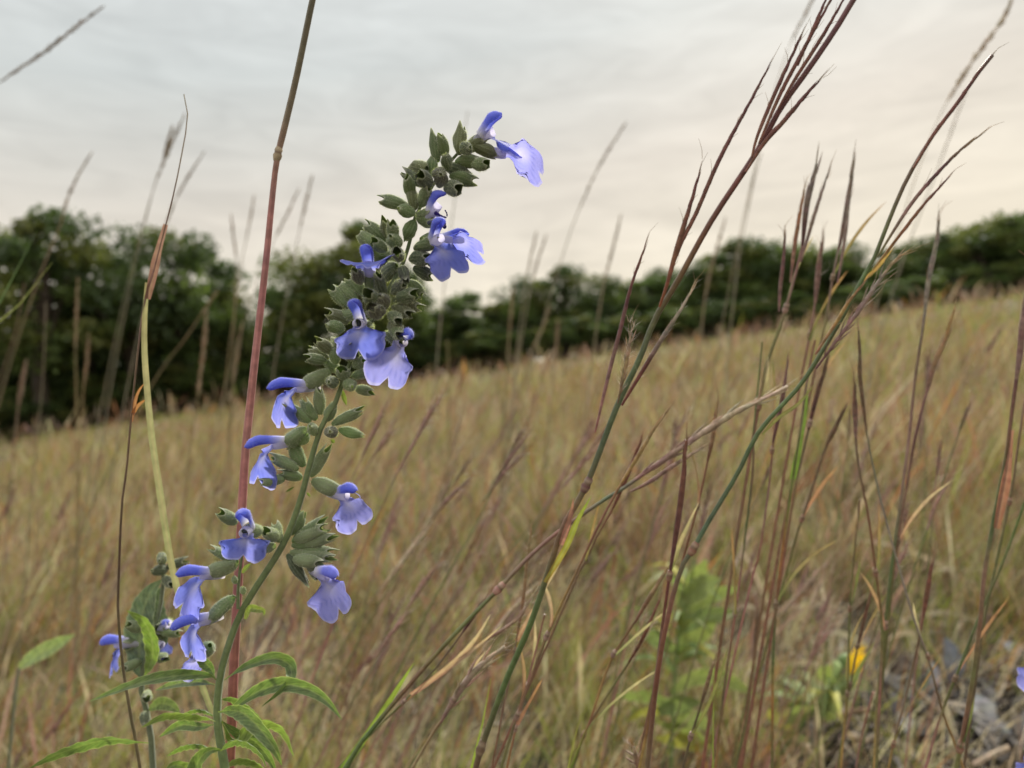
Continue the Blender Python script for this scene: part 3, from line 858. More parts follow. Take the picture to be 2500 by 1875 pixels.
# ------------------------------------------------------------------ grass stalks
def culm(root, pts, w, cols, d, n=None, nodes=(), name='culm', taper=0.55, seen=None, wlist=None):
    n = n or max(16, 4 * len(pts))
    tot = sum((a - b).length for a, b in zip(pts, pts[1:]))
    vis = sum((a - b).length for a, b in zip(pts[:seen], pts[1:seen])) / tot if seen else 1.0
    pth, pr = spline(pts, n)
    s = d / FPX
    k = len(cols) - 1
    fr_, ph_ = random.uniform(9, 22), random.uniform(0, 6)
    rad, cc = [], []
    for t_ in pr:
        r_ = (ramp(wlist, min(1, t_ / vis)) if wlist else w * ramp([(0, taper), (.5, .9), (1, 1.05)], t_)) / 2 * s
        rad.append(r_)
        f = min(1.0, t_ / vis) * k
        i = min(k - 1, int(f)) if k else 0
        c = lerp(cols[i], cols[min(k, i + 1)], f - i) if k else cols[0]
        b_ = math.sin(t_ * fr_ + ph_)
        c = lerp(c, (0.11, 0.14, 0.06), .38 * max(0, b_)) if w < 25 else c
        cc.append(jit(c, .14))
    mb = MB()
    mb.tube(pth, rad, cc, 14 if w > 20 else 8, stripe=.16)
    mb.build(name, M_CULM, root, root.location)
    for nd, wn, cn in nodes:
        p = P(nd[0], nd[1], nd[2])
        j = min(range(n), key=lambda q: (pth[q] - p).length)
        dirn = (pth[min(n - 1, j + 1)] - pth[max(0, j - 1)]).normalized()
        c0 = pth[j]
        L = wn * s
        m2 = MB()
        ppn = [c0 + dirn * L * q for q in (-.9, -.5, -.15, .15, .5, .9)]
        m2.tube(ppn, [wn / 2 * s * q for q in (.72, 1.0, .86, 1.12, 1.0, .72)], [cn, lerp(cn, PALE, .5), BROWN, cn, lerp(cn, PALE, .3), cn], 10)
        m2.build('node', M_CULM, root, root.location)
    return pth


def seed_spike(root, pts, w, cols, d, awn=3, fluff=0, loose=0.0, name='seed_head', spik=True):
    """slender bluestem raceme: a rachis with overlapping spikelets, awns and, when ripe, white hairs; pts from tip to base"""
    q = [P(u, v, dd) if not isinstance(dd, Vector) else dd for u, v, dd in pts]
    s = d / FPX
    n = 22
    pth, pr = spline(q, n)
    k = len(cols) - 1
    colat = lambda t_: lerp(cols[min(k - 1, int(t_ * k))], cols[min(k, int(t_ * k) + 1)], t_ * k - min(k - 1, int(t_ * k))) if k else cols[0]
    mb = MB()
    prof = [(0, .06), (.12, .45), (.4, .85), (.7, .8), (1, .42)]
    mb.tube(pth, [w / 2 * s * ramp(prof, t_) * .80 for t_ in pr], [jit(colat(t_), .18) for t_ in pr], 7)
    L = sum((a - b).length for a, b in zip(pth, pth[1:]))
    if spik:
        cnt = int(max(5, min(34, L / (w * 1.25 * s))))
        for i in range(cnt):
            t_ = .06 + .9 * (i + random.uniform(-.2, .2)) / cnt
            f = t_ * (n - 1); j = min(n - 2, max(0, int(f)))
            p = pth[j].lerp(pth[j + 1], f - j)
            dr = (pth[max(0, j - 1)] - pth[min(n - 1, j + 1)]).normalized()
            o_ = Quaternion(dr, (i % 2) * math.pi + random.uniform(-.6, .6)) @ dr.cross(FWD).normalized()
            ln = w * s * random.uniform(2.5, 3.6)
            out_ = o_ * (ln * (.045 + loose * random.uniform(.3, 1.1)))
            rr = w * s * .21 * ramp(prof, t_)
            a0 = p + o_ * rr * .5; a3 = p + dr * ln + out_
            pp_ = [a0, a0.lerp(a3, .3) + o_ * rr * .5, a0.lerp(a3, .65) + o_ * rr * .3, a3]
            c = jit(lerp(colat(t_), PALE, random.choice((0, 0, .1, .3))), .25)
            mb.tube(pp_, [rr * .4, rr, rr * .75, rr * .05], [c, c, c, lerp(c, PALE, .3)], 5, cap=False)
            if random.random() < awn / 10:
                al = random.uniform(18, 46) * s
                bend = o_ * random.uniform(-.1, .5) + dr
                e1 = a3 + bend.normalized() * al * .5
                e2 = e1 + (bend + o_ * random.uniform(-.5, .9) + FWD * random.uniform(-.3, .3)).normalized() * al * .6
                mb.tube([a3, e1, e2], [.75 * s, .6 * s, .3 * s], [jit(TAN, .2)] * 3, 3, cap=False)
            for _ in range(int(fluff)):
                dirh = (dr + o_ * random.uniform(-.9, 1.4) + FWD * random.uniform(-.8, .8)).normalized()
                mb.hair(a0.lerp(a3, random.random() * .6), dirh, random.uniform(14, 34) * s, .5 * s, (0.72, 0.66, 0.6))
    # terminal awn
    if awn:
        tip = pth[0]
        dr = (pth[0] - pth[2]).normalized()
        mb.tube([tip - dr * 4 * s, tip + dr * 24 * s, tip + (dr + RIGHT * random.uniform(-.1, .35)).normalized() * 52 * s], [1.1 * s, .7 * s, .3 * s], [jit(TAN, .2)] * 3, 4, cap=False)
    mb.build(name, M_SEED, root, root.location)


def plume(root, pts, w, col, d, name='seed_head', dens=120):
    """fluffy golden plume: many spikelets round the axis; pts tip to base"""
    s = d / FPX
    pth, pr = spline([P(u, v, dd) for u, v, dd in pts], 20)
    mb = MB()
    mb.tube(pth, [w * .12 * s] * 20, [jit(col, .1) for _ in pr], 5)
    for i in range(dens):
        t_ = random.random() ** .9
        f = t_ * 18.9; j = int(f)
        p = pth[j].lerp(pth[j + 1], f - j)
        dr = (pth[max(0, j - 1)] - pth[min(19, j + 1)]).normalized()
        o_ = Quaternion(dr, random.uniform(0, 6.28)) @ dr.orthogonal().normalized()
        wl = w * s * ramp([(0, .3), (.25, .8), (.6, 1), (.9, .7), (1, .4)], t_)
        ln = random.uniform(.7, 1.5) * w * s
        a3 = p + dr * ln + o_ * wl * random.uniform(.15, .55)
        c = jit(col, .3)
        mb.tube([p + o_ * wl * .1, p.lerp(a3, .5) + o_ * wl * .1, a3], [w * .05 * s, w * .10 * s, w * .015 * s], [c, c, lerp(c, PALE, .4)], 4, cap=False)
    mb.build(name, M_SEED, root, root.location)


def blade(root, pts, w, col, d, tip_first=True, tilt=.2, col2=None, name='leaf', fold=.25, mat=None, taper=True):
    s = d / FPX
    q = [P(u, v, dd) if not isinstance(dd, Vector) else dd for u, v, dd in pts]
    n = 26
    pth, pr = spline(q, n)
    wd = []
    for i in range(n):
        tt = (pth[min(n - 1, i + 1)] - pth[max(0, i - 1)]).normalized()
        a = tilt + .35 * math.sin(i * .2 + w)
        wd.append(tt.cross(FWD).normalized() * math.cos(a) + FWD * math.sin(a))
    pf = [(0, .03), (.15, .5), (.4, .95), (.8, 1), (1, .8)] if taper else [(0, .5), (.5, 1), (1, .6)]
    mb = MB()
    mb.ribbon(pth, [w / 2 * s * ramp(pf, t_) for t_ in pr], wd, [jit(lerp(col, col2 or col, t_), .1) for t_ in pr], 5, fold, rib=lerp(col, PALE, .25))
    mb.build(name, mat or M_BLADE, root, root.location)


def stalk(name, label, cat, pix, w, cols, d, spikes=(), blades=(), nodes=(), group=None, taper=.55, spike_w=None, top_spike=0.0, awn=3, fluff=0, spike_cols=None, loose=0.0, plume_top=None, wlist=None, ncut=None):
    """pix: picture points, top first; d: depth at top and at the lowest seen point"""
    d0, d1 = d if isinstance(d, tuple) else (d, d)
    n = len(pix)
    pv = [P(u, v, d0 + (d1 - d0) * i / (n - 1)) for i, (u, v) in enumerate(pix)]
    pts = to_ground(pv[:])
    root = thing(name, label, cat, pts[-1].copy(), group)
    dm = (d0 + d1) / 2
    culm(root, pts, w, cols, dm, n=ncut, nodes=nodes, taper=taper, seen=n, wlist=wlist)
    if top_spike:
        k = max(2, round(n * top_spike))
        seed_spike(root, [(u, v, d0 + (d1 - d0) * i / (n - 1)) for i, (u, v) in enumerate(pix[:k])], spike_w or w * 1.9, spike_cols or cols[:2], dm, awn, fluff, loose)
    for sp in spikes:
        seed_spike(root, [(u, v, d0 + sp.get('dz', 0)) for u, v in sp['p']], sp.get('w', 16), sp.get('c', [PURPLE, RED]), dm, sp.get('awn', 3), sp.get('fluff', 0), sp.get('loose', 0))
    for bl in blades:
        blade(root, [(u, v, dm + bl.get('dz', 0)) for u, v in bl['p']], bl['w'], bl['c'], dm, col2=bl.get('c2'), name=bl.get('n', 'leaf'), tilt=bl.get('tilt', .2), taper=bl.get('taper', True))
    if plume_top:
        k, pw, pc = plume_top
        plume(root, [(u, v, d0 + (d1 - d0) * i / (n - 1)) for i, (u, v) in enumerate(pix[:k])], pw, pc, dm)
    return root


random.seed(900)
# tall pink culm on the left
stalk('grass_stalk', 'tall thick pink grass stem with a swollen joint, left of the sharp sage', 'grass stalk',
      [(790, -120), (763, 0), (723, 192), (690, 330), (675, 395), (662, 510), (650, 633), (627, 836), (612, 975), (599, 1107), (590, 1260), (582, 1412), (572, 1600), (566, 1760), (560, 1880)],
      43, [(0.11, 0.10, 0.065), (0.13, 0.11, 0.07), (0.22, 0.16, 0.11), (0.40, 0.17, 0.16), (0.44, 0.185, 0.175), (0.44, 0.185, 0.175), (0.42, 0.18, 0.165), (0.42, 0.175, 0.155), (0.40, 0.16, 0.135), (0.37, 0.14, 0.11)], (.275, .275), nodes=[((675, 395, .275), 20, (0.36, 0.28, 0.18))], wlist=[(0, 15), (.19, 15.5), (.24, 16), (.262, 13.5), (.45, 17), (.7, 21), (1, 24)], ncut=110)
# thin brown stalk with long pale leaf
stalk('grass_stalk', 'slender brown grass stalk with a long pale green leaf twisting down, at left', 'grass stalk',
      [(449, 230), (458, 287), (443, 380), (426, 464), (405, 548), (388, 612), (367, 692), (352, 740), (337, 853), (321, 1009), (309, 1146), (297, 1240), (288, 1469), (291, 1533), (301, 1635), (321, 1757), (342, 1875)],
      11, [TAN, (0.22, 0.14, 0.10), MAUVE, BROWN, BROWN, (0.10, 0.06, 0.04), BROWN, BROWN], (.29, .29), taper=.22,
      blades=[dict(p=[(360, 690), (354, 760), (353, 850), (360, 950), (372, 1068), (386, 1160), (404, 1280), (424, 1395), (460, 1537), (488, 1655), (520, 1745)], w=21, c=(0.30, 0.27, 0.17), c2=(0.27, 0.285, 0.16), dz=.0, taper=False, tilt=.1),
              dict(p=[(405, 548), (388, 612), (372, 680), (360, 730)], w=22, c=(0.28, 0.16, 0.15), c2=(0.22, 0.12, 0.11), n='leaf_sheath', taper=False),
              dict(p=[(356, 975), (338, 990), (322, 1012)], w=9, c=ORANGE), dict(p=[(352, 935), (335, 965), (320, 1030)], w=9, c=ORANGE, c2=RED)])
# main little bluestem
stalk('bluestem_stalk', 'tallest leaning bluestem stalk with branching purple seed spikes, leaving the top edge', 'grass stalk',
      [(2130, -75), (2083, 0), (2042, 68), (1975, 167), (1907, 262), (1853, 362), (1812, 425), (1735, 542), (1654, 687), (1598, 781), (1562, 875), (1507, 990), (1431, 1186), (1374, 1290), (1322, 1447), (1287, 1543), (1234, 1665), (1178, 1818), (1160, 1880)],
      17, [PURPLE, PURPLE, (0.13, 0.045, 0.04), (0.15, 0.05, 0.04), (0.18, 0.08, 0.04), BLUEGREEN, BLUEGREEN, RED, GREEN, GREEN, BROWN], (.29, .30), taper=.8,
      nodes=[((1420, 1200, .295), 22, PURPLE), ((1180, 1812, .3), 22, BROWN)],
      spikes=[dict(p=[(1884, 149), (1834, 244), (1780, 343), (1744, 416), (1700, 520), (1658, 606), (1617, 730)], w=16),
              dict(p=[(1708, 420), (1685, 502), (1654, 601), (1630, 690), (1610, 750)], w=18, c=[PURPLE, RED, (0.26, 0.09, 0.04)]),
              dict(p=[(1957, 86), (1934, 135), (1889, 235), (1850, 330), (1835, 385)], w=15), dict(p=[(2040, -20), (1995, 60), (1952, 140), (1905, 230), (1853, 350)], w=15),
              dict(p=[(2020, -10), (1990, 60), (1960, 130), (1948, 160)], w=13), dict(p=[(2002, 194), (1957, 244), (1907, 303), (1865, 350), (1820, 420)], w=17),
              dict(p=[(2070, -20), (2010, 85), (1940, 195), (1900, 265)], w=14),
              dict(p=[(1692, 701), (1663, 755), (1627, 810), (1572, 900), (1518, 990)], w=17, c=[PALE, GREY, (0.17, 0.07, 0.06), (0.2, .06, .05)], fluff=2),
              dict(p=[(1579, 588), (1560, 645), (1540, 701), (1515, 803), (1486, 915), (1453, 1056)], w=15, c=[RED, PURPLE, MAUVE, PINK]),
              dict(p=[(1543, 790), (1535, 850), (1520, 930), (1508, 985)], w=12, c=[GREY, TAN, BROWN], fluff=5, loose=.3)],
      blades=[dict(p=[(1444, 1210), (1410, 1270), (1383, 1333), (1330, 1421)], w=15, c=YGREEN, c2=(0.3, 0.2, .06), dz=-.002), dict(p=[(1400, 1215), (1392, 1260), (1370, 1330)], w=13, c=PINK, dz=-.001),
              dict(p=[(1935, 232), (1915, 255), (1908, 245)], w=6, c=PURPLE)])
# second leaning bluestem, right
stalk('bluestem_stalk', 'leaning bluestem stalk with three dark forked spikes against the sky at upper right', 'grass stalk',
      [(2422, 136), (2386, 181), (2336, 253), (2278, 330), (2214, 438), (2169, 542), (2133, 633), (2104, 683), (2053, 781), (1988, 889), (1945, 951), (1854, 1052), (1800, 1157), (1725, 1281), (1694, 1338), (1664, 1386), (1632, 1500), (1605, 1650), (1580, 1880)],
      15, [PURPLE, (0.13, 0.05, 0.045), (0.12, 0.09, 0.05), GREEN, (0.09, 0.12, 0.05), GREEN, (0.1, 0.14, 0.07), BLUEGREEN, RED, (0.20, 0.08, 0.05), BROWN], (.30, .31), taper=.6,
      nodes=[((1694, 1338, .308), 20, RED)],
      spikes=[dict(p=[(2422, 136), (2386, 181), (2336, 253), (2278, 330), (2230, 410)], w=15), dict(p=[(2404, 321), (2345, 366), (2278, 434), (2219, 506), (2142, 628)], w=14, c=[TAN, PURPLE, MAUVE, OLIVE]),
              dict(p=[(2318, 430), (2282, 470), (2246, 511), (2169, 610), (2130, 660)], w=12, c=[PURPLE, RED, (0.25, .12, .05), GOLD]),
              dict(p=[(2230, 609), (2201, 622), (2161, 665), (2096, 759), (2040, 835), (1992, 900)], w=14, c=[GOLD, GREY, MAUVE, PURPLE], loose=.35, awn=5),
              dict(p=[(2110, 690), (2070, 740), (2040, 790), (1990, 865)], w=13, c=[RED, GOLD, RED])],
      blades=[dict(p=[(2185, 600), (2140, 655), (2100, 690)], w=8, c=GOLD), dict(p=[(1990, 935), (1950, 985), (1900, 1020), (1860, 1060)], w=9, c=OLIVE)])
# diagonal fluffy one
stalk('bluestem_stalk', 'low slanting bluestem stalk ending in a fluffy pale pink seed spike, at centre', 'grass stalk',
      [(1923, 944), (1851, 980), (1797, 1005), (1706, 1063), (1610, 1130), (1525, 1190), (1483, 1215), (1418, 1259), (1352, 1307), (1287, 1364), (1213, 1443), (1165, 1491), (1090, 1570), (1012, 1657), (907, 1783), (840, 1880)],
      14, [PALE, (.38, .24, .19), GREY, MAUVE, BLUEGREEN, PINK, PINK, OLIVE, OLIVE, RED, GREEN, GREEN], (.33, .32), taper=.6, top_spike=.38, spike_w=22, fluff=3, spike_cols=[PALE, PALE, (.35, .22, .19), (.32, .18, .17)], awn=4, loose=.2,
      nodes=[((1213, 1443, .32), 19, PINK)],
      spikes=[dict(p=[(1710, 1095), (1640, 1140), (1580, 1180), (1540, 1200)], w=16, c=[PALE, MAUVE, MAUVE], fluff=2)],
      blades=[dict(p=[(1012, 1617), (937, 1731), (880, 1815), (820, 1900)], w=18, c=YGREEN, c2=(0.14, 0.20, 0.05))])
ST = [
    # label, pts, width, colours, depth, kw
    ('dark red bluestem stalk, thickest of those standing upright right of centre', [(1676, 1074), (1672, 1110), (1668, 1172), (1655, 1272), (1637, 1390), (1615, 1543), (1598, 1674), (1576, 1805), (1560, 1880)], 14, [RED, PURPLE, PURPLE, (0.17, 0.05, 0.04), MAUVE, (0.22, .08, .04), GOLD], .31, dict(top_spike=.6, spike_w=22, fluff=1)),
    ('brown bluestem spike rising just right of the dark red upright stalk', [(1750, 998), (1742, 1060), (1728, 1124), (1705, 1230), (1672, 1350), (1640, 1480)], 10, [TAN, RED, (0.22, 0.08, 0.04), RED], .34, dict(top_spike=.5, awn=6)),
    ('bluestem stalk with curling tan awn, left of the dark red upright stalk', [(1623, 1012), (1598, 1045), (1562, 1106), (1511, 1190), (1462, 1281), (1400, 1412), (1344, 1530), (1309, 1622), (1269, 1731), (1225, 1870)], 12, [TAN, GOLD, RED, RED, GOLD, RED, PINK, OLIVE], .31, dict(top_spike=.42, spike_w=15, awn=6)),
    ('thin red bluestem stalk crossing behind the tallest leaning stalk', [(1565, 1075), (1530, 1165), (1497, 1240), (1462, 1300), (1430, 1370), (1395, 1440)], 10, [RED, (0.2, .07, .05), RED, RED], .33, dict(top_spike=.5)),
    ('straight rust coloured bluestem stalk slanting up to right, lower centre', [(1623, 1399), (1585, 1460), (1549, 1521), (1492, 1609), (1440, 1762), (1396, 1870)], 11, [TAN, RED, (.2, .08, .04), GOLD, RED, YGREEN], .33, dict(top_spike=.45, spike_w=16)),
    ('brown bluestem stalk running beside the straight rust coloured one', [(1610, 1465), (1568, 1560), (1532, 1622), (1480, 1700), (1431, 1783), (1400, 1875)], 11, [RED, (.16, .07, .04), OLIVE, RED, OLIVE], .34, dict(top_spike=.5, spike_w=14)),
    ('bristly pale red seed spike leaning low at bottom centre', [(1232, 1578), (1190, 1610), (1147, 1652), (1110, 1705), (1077, 1762), (1012, 1866)], 15, [PALE, MAUVE, (.3, .14, .10), TAN], .31, dict(top_spike=.85, spike_w=24, fluff=3, loose=.3, awn=6)),
    ('second stem beside the low slanting bluestem, thinner and browner', [(1175, 1475), (1130, 1543), (1068, 1626), (1003, 1696), (902, 1797), (850, 1875)], 9, [BROWN, PURPLE, OLIVE, OLIVE, GREEN], .33, dict(top_spike=.4, fluff=2)),
    ('thin slanting straw stem with white seed bits, lower centre', [(1318, 1430), (1290, 1470), (1256, 1517), (1156, 1582), (1047, 1665), (960, 1740), (905, 1790)], 8, [PALE, RED, RED, GOLD, OLIVE], .335, dict(top_spike=.5, fluff=2)),
    ('nearly upright wispy seed spike left of the tallest leaning stalk', [(1295, 1303), (1286, 1380), (1278, 1456), (1261, 1565), (1240, 1680), (1215, 1800)], 8, [TAN, (.3, .18, .10), MAUVE, RED], .34, dict(top_spike=.65, fluff=1, awn=6)),
    ('pinkish stem low down between the tallest stalk and its neighbour', [(1330, 1500), (1310, 1580), (1285, 1680), (1262, 1770), (1243, 1850)], 9, [RED, PINK, PINK, ORANGE], .33, dict()),
    ('upright bluestem stalk with orange base and thin green top, right of centre', [(1861, 835), (1852, 930), (1840, 1052), (1838, 1150), (1817, 1329), (1795, 1500), (1769, 1674), (1747, 1871)], 11, [OLIVE, GREEN, PURPLE, GREEN, PINK, RED, BROWN, ORANGE], .36, dict(taper=.4)),
    ('red upright stalk with broken pale stub below its middle, right of centre', [(1923, 882), (1914, 950), (1905, 998), (1887, 1080), (1882, 1150), (1856, 1338), (1825, 1460)], 10, [MAUVE, PURPLE, RED, MAUVE, RED, PINK], .36, dict(top_spike=.5)),
    ('green bladed stalk turning orange low down, right of centre', [(1990, 830), (1981, 871), (1965, 960), (1959, 1016), (1937, 1160), (1913, 1325), (1895, 1478), (1887, 1631), (1885, 1871)], 11, [RED, MAUVE, OLIVE, (.14, .2, .04), ORANGE, BROWN, GREEN, ORANGE, OLIVE], .37, dict(blades=[dict(p=[(1972, 950), (1962, 1020), (1948, 1100), (1935, 1170)], w=18, c=(0.12, .19, .04))])),
    ('forked purple bluestem spikes against the sky, nearest the leaning stalk', [(1993, 400), (1988, 429), (1970, 497), (1959, 600), (1941, 672), (1923, 737), (1898, 817), (1872, 889), (1855, 980), (1835, 1090)], 13, [GREY, PURPLE, MAUVE, MAUVE, OLIVE, OLIVE, RED, RED], .37,
     dict(top_spike=.45, spikes=[dict(p=[(1916, 575), (1912, 640), (1905, 700), (1902, 760)], w=14, c=[PURPLE, MAUVE]), dict(p=[(1961, 478), (1950, 540), (1940, 600), (1930, 690)], w=15, c=[ORANGE, MAUVE]), dict(p=[(2024, 415), (1997, 497), (1975, 570), (1955, 640)], w=13, c=[GREY, MAUVE])])),
    ('pair of slim dark spikes against the sky, tips just above the hill trees', [(2083, 395), (2076, 450), (2061, 542), (2047, 610), (2033, 678), (2015, 790), (1990, 900)], 11, [GREY, MAUVE, GREY, MAUVE, OLIVE, RED], .39, dict(top_spike=.5, spikes=[dict(p=[(2074, 470), (2068, 540), (2058, 610), (2045, 690)], w=12, c=[GREY, MAUVE])])),
    ('short mauve seed spike in front of the hill trees at right', [(2006, 590), (1998, 660), (1990, 741), (1975, 830), (1955, 930)], 11, [MAUVE, MAUVE, RED], .42, dict(top_spike=.6, spike_w=20, fluff=2)),
    ('long grey spike standing straight before the right hand trees', [(2291, 540), (2284, 600), (2266, 690), (2256, 781), (2234, 925), (2223, 1034), (2205, 1180), (2179, 1369), (2160, 1540), (2144, 1696), (2136, 1871)], 12, [GREY, GREY, BROWN, MAUVE, MAUVE, GREEN, OLIVE, OLIVE, GOLD], .38, dict(top_spike=.36, spike_w=17)),
    ('leaning spike with gold tip on the right hillside, beside the long grey one', [(2325, 770), (2305, 835), (2281, 889), (2256, 980), (2232, 1080), (2212, 1197), (2190, 1330), (2170, 1500)], 12, [GOLD, MAUVE, PURPLE, PINK, RED, OLIVE], .38, dict(top_spike=.5, spike_w=18)),
    ('thin grey stem bending down to the right across the grey dead leaves', [(2096, 807), (2099, 870), (2100, 925), (2115, 1050), (2143, 1190), (2184, 1347), (2232, 1513), (2267, 1609), (2302, 1740), (2350, 1871)], 9, [BROWN, (.2, .13, .08), GREY, GREY, GREY, BROWN, GOLD], .36, dict(top_spike=.35)),
    ('reddish stalk crossing the thin grey bending stem', [(2086, 940), (2089, 1070), (2098, 1150), (2120, 1260), (2140, 1412), (2153, 1521), (2149, 1674), (2140, 1871)], 11, [BROWN, MAUVE, RED, (.22, .12, .06), OLIVE, PINK, OLIVE], .37, dict(top_spike=.3)),
    ('thin olive stem directly behind the yellow flower', [(2100, 1220), (2088, 1325), (2074, 1500), (2070, 1674), (2053, 1871)], 9, [RED, OLIVE, OLIVE, GOLD], .4, dict()),
    ('short red spike standing over the grey dead leaves', [(2276, 1377), (2265, 1440), (2254, 1508), (2223, 1653), (2184, 1806), (2170, 1871)], 10, [RED, RED, BROWN, MAUVE, GOLD], .37, dict(top_spike=.45)),
    ('thick multi-coloured stalk at the right edge with a red lower sheath', [(2510, 700), (2498, 774), (2490, 860), (2480, 936), (2469, 1016), (2458, 1106), (2450, 1150), (2424, 1281), (2402, 1412), (2393, 1521), (2372, 1674), (2345, 1827), (2335, 1875)], 16, [MAUVE, MAUVE, PURPLE, RED, GREEN, GREEN, PINK, RED, OLIVE, RED, OLIVE], .35,
     dict(top_spike=.3, spike_w=22, blades=[dict(p=[(2470, 1050), (2462, 1120), (2450, 1200), (2432, 1290)], w=26, c=PINK, c2=RED, n='leaf_sheath', taper=False, dz=-.002)])),
    ('green stem slanting down from the right edge past the thick edge stalk', [(2530, 1150), (2498, 1237), (2450, 1369), (2393, 1500), (2337, 1644), (2306, 1722), (2267, 1849)], 11, [GREEN, (.13, .19, .05), OLIVE, GREEN, OLIVE, PINK], .36, dict()),
    ('dark stem close beside the thick right edge stalk', [(2520, 840), (2505, 960), (2485, 1090), (2470, 1200), (2440, 1340), (2410, 1480), (2385, 1640)], 10, [MAUVE, BROWN, OLIVE, BROWN], .37, dict(top_spike=.3)),
    ('brown cut stem leaning right on the hillside below the dark leaning stalk', [(2057, 1009), (2017, 1088), (1988, 1178), (1961, 1259), (1930, 1360)], 11, [BROWN, (.18, .11, .07), BROWN, OLIVE], .40, dict(top_spike=.3)),
    ('dark spike next to the green bladed stalk', [(2020, 872), (2008, 920), (1995, 962), (1973, 1052), (1950, 1150), (1930, 1260)], 11, [BROWN, PURPLE, BROWN, RED], .38, dict(top_spike=.6, spike_w=16)),
    ('dark brown stalk leaning at the bottom edge right of centre', [(1742, 1618), (1728, 1665), (1712, 1718), (1690, 1790), (1668, 1871)], 12, [TAN, BROWN, BROWN, (.14, .09, .07)], .33, dict(top_spike=.55, spike_w=16)),
    ('slim brown spike beside the yellow flower head', [(2127, 1440), (2108, 1520), (2092, 1587), (2075, 1680), (2062, 1760)], 9, [RED, BROWN, BROWN, OLIVE], .4, dict(top_spike=.55, spike_w=13)),
    ('white tufted dry seed head at the bottom edge right of centre', [(1548, 1822), (1553, 1850), (1558, 1880)], 8, [PALE, PINK, BROWN], .32, dict(top_spike=1, spike_w=18, fluff=9, loose=.8)),
    ('reddish stem low at right among the grey dead leaves', [(2132, 1690), (2115, 1750), (2102, 1810), (2090, 1875)], 9, [PINK, RED, MAUVE], .42, dict()),
    ('small bent brown spike above the green leafy plant', [(1850, 1500), (1842, 1580), (1835, 1650), (1825, 1690)], 9, [BROWN, BROWN, OLIVE], .5, dict(top_spike=.6)),
]
for i, (lab, pp, w_, cols, d_, kw) in enumerate(ST):
    random.seed(1000 + i)
    w_ = w_ * .86
    kw = dict(kw)
    if len(pp) > 4:
        bl_ = list(kw.get('blades', ()))
        nd_ = list(kw.get('nodes', ()))
        for q in range(random.choice((1, 1, 2))):
            j = random.randrange(len(pp) // 2, len(pp) - 1)
            (u1, v1), (u0, v0) = pp[j], pp[j - 1]
            l_ = math.hypot(u0 - u1, v0 - v1)
            a_ = math.atan2(v0 - v1, u0 - u1) + random.choice((-1, 1, 1)) * random.uniform(.06, .30)
            ln_ = random.uniform(110, 260)
            cv = random.uniform(-.35, .5)
            bl_.append(dict(p=[(u1 + math.cos(a_ + cv * t_) * ln_ * t_, v1 + math.sin(a_ + cv * t_) * ln_ * t_) for t_ in (1, .7, .4, .15, 0)], w=random.uniform(7, 13),
                            c=random.choice((TAN, PALE, (.36, .2, .11), OLIVE)), c2=random.choice((OLIVE, GREEN, PINK)), dz=random.uniform(-.002, .004), tilt=random.uniform(0, .8)))
            nd_.append((u1, v1))
        kw['blades'] = bl_
        kw['nodes'] = list(kw.get('nodes', ())) + [((u, v, d_ + .01 * pp.index((u, v)) / (len(pp) - 1)), w_ * 1.25, random.choice((BROWN, RED, MAUVE))) for u, v in dict.fromkeys(nd_)]
    stalk('bluestem_stalk', lab, 'grass stalk', pp, w_, cols, (d_, d_ + .01), group='bluestem stalks right of the sage', **kw)
# the looser, slightly blurred wisps between the sharp stalks
WISP = [('wispy reddish bluestem, slightly blurred, behind the sharp stalks right of the sage', [(.40, .24, .20), (.34, .22, .18), OLIVE, PINK], 0), ('wispy greenish bluestem, slightly blurred, behind the sharp stalks right of the sage', [MAUVE, (.27, .26, .12), (.16, .20, .07), OLIVE], 1),
        ('wispy straw coloured bluestem, slightly blurred, behind the sharp stalks right of the sage', [PALE, TAN, OLIVE, TAN], 2)]
for i in range(40):
    random.seed(1500 + i)
    lab, cols, kk = WISP[i % 3]
    u0 = random.choice((random.uniform(930, 1560), random.uniform(1500, 2480)))
    dw = random.uniform(.42, .95)
    vt = random.uniform(960, 1480) if u0 < 1560 else random.uniform(860, 1500)
    ln = random.uniform(.25, .75) if u0 < 1560 else random.uniform(.05, .4)
    hh = 430
    pp = [(u0 - ln * t_ * hh + 26 * math.sin(t_ * 2.2 + i) * t_, vt + t_ * hh) for t_ in (0, .15, .35, .6, 1)]
    sp = []
    for q in range(random.choice((0, 1, 1, 2))):
        j = random.uniform(.18, .55)
        b_ = (u0 - ln * j * hh, vt + j * hh)
        sg = random.uniform(-.05, .35)
        sp.append(dict(p=[(b_[0] + (ln + sg) * 120, b_[1] - 125), (b_[0] + (ln + sg * .6) * 60, b_[1] - 62), b_], w=random.uniform(9, 14), c=[lerp(cols[0], PALE, .3), cols[0], cols[1]], fluff=random.choice((0, 1, 3)), loose=random.uniform(0, .4)))
    stalk('bluestem_stalk', lab, 'grass stalk', pp, random.uniform(4.5, 7), cols, (dw, dw + .02), group=lab.split(',')[0] + ' wisps', top_spike=.5, spike_w=random.uniform(9, 14), fluff=random.choice((0, 1, 2, 4)), loose=random.uniform(0, .35), awn=5, spikes=sp)

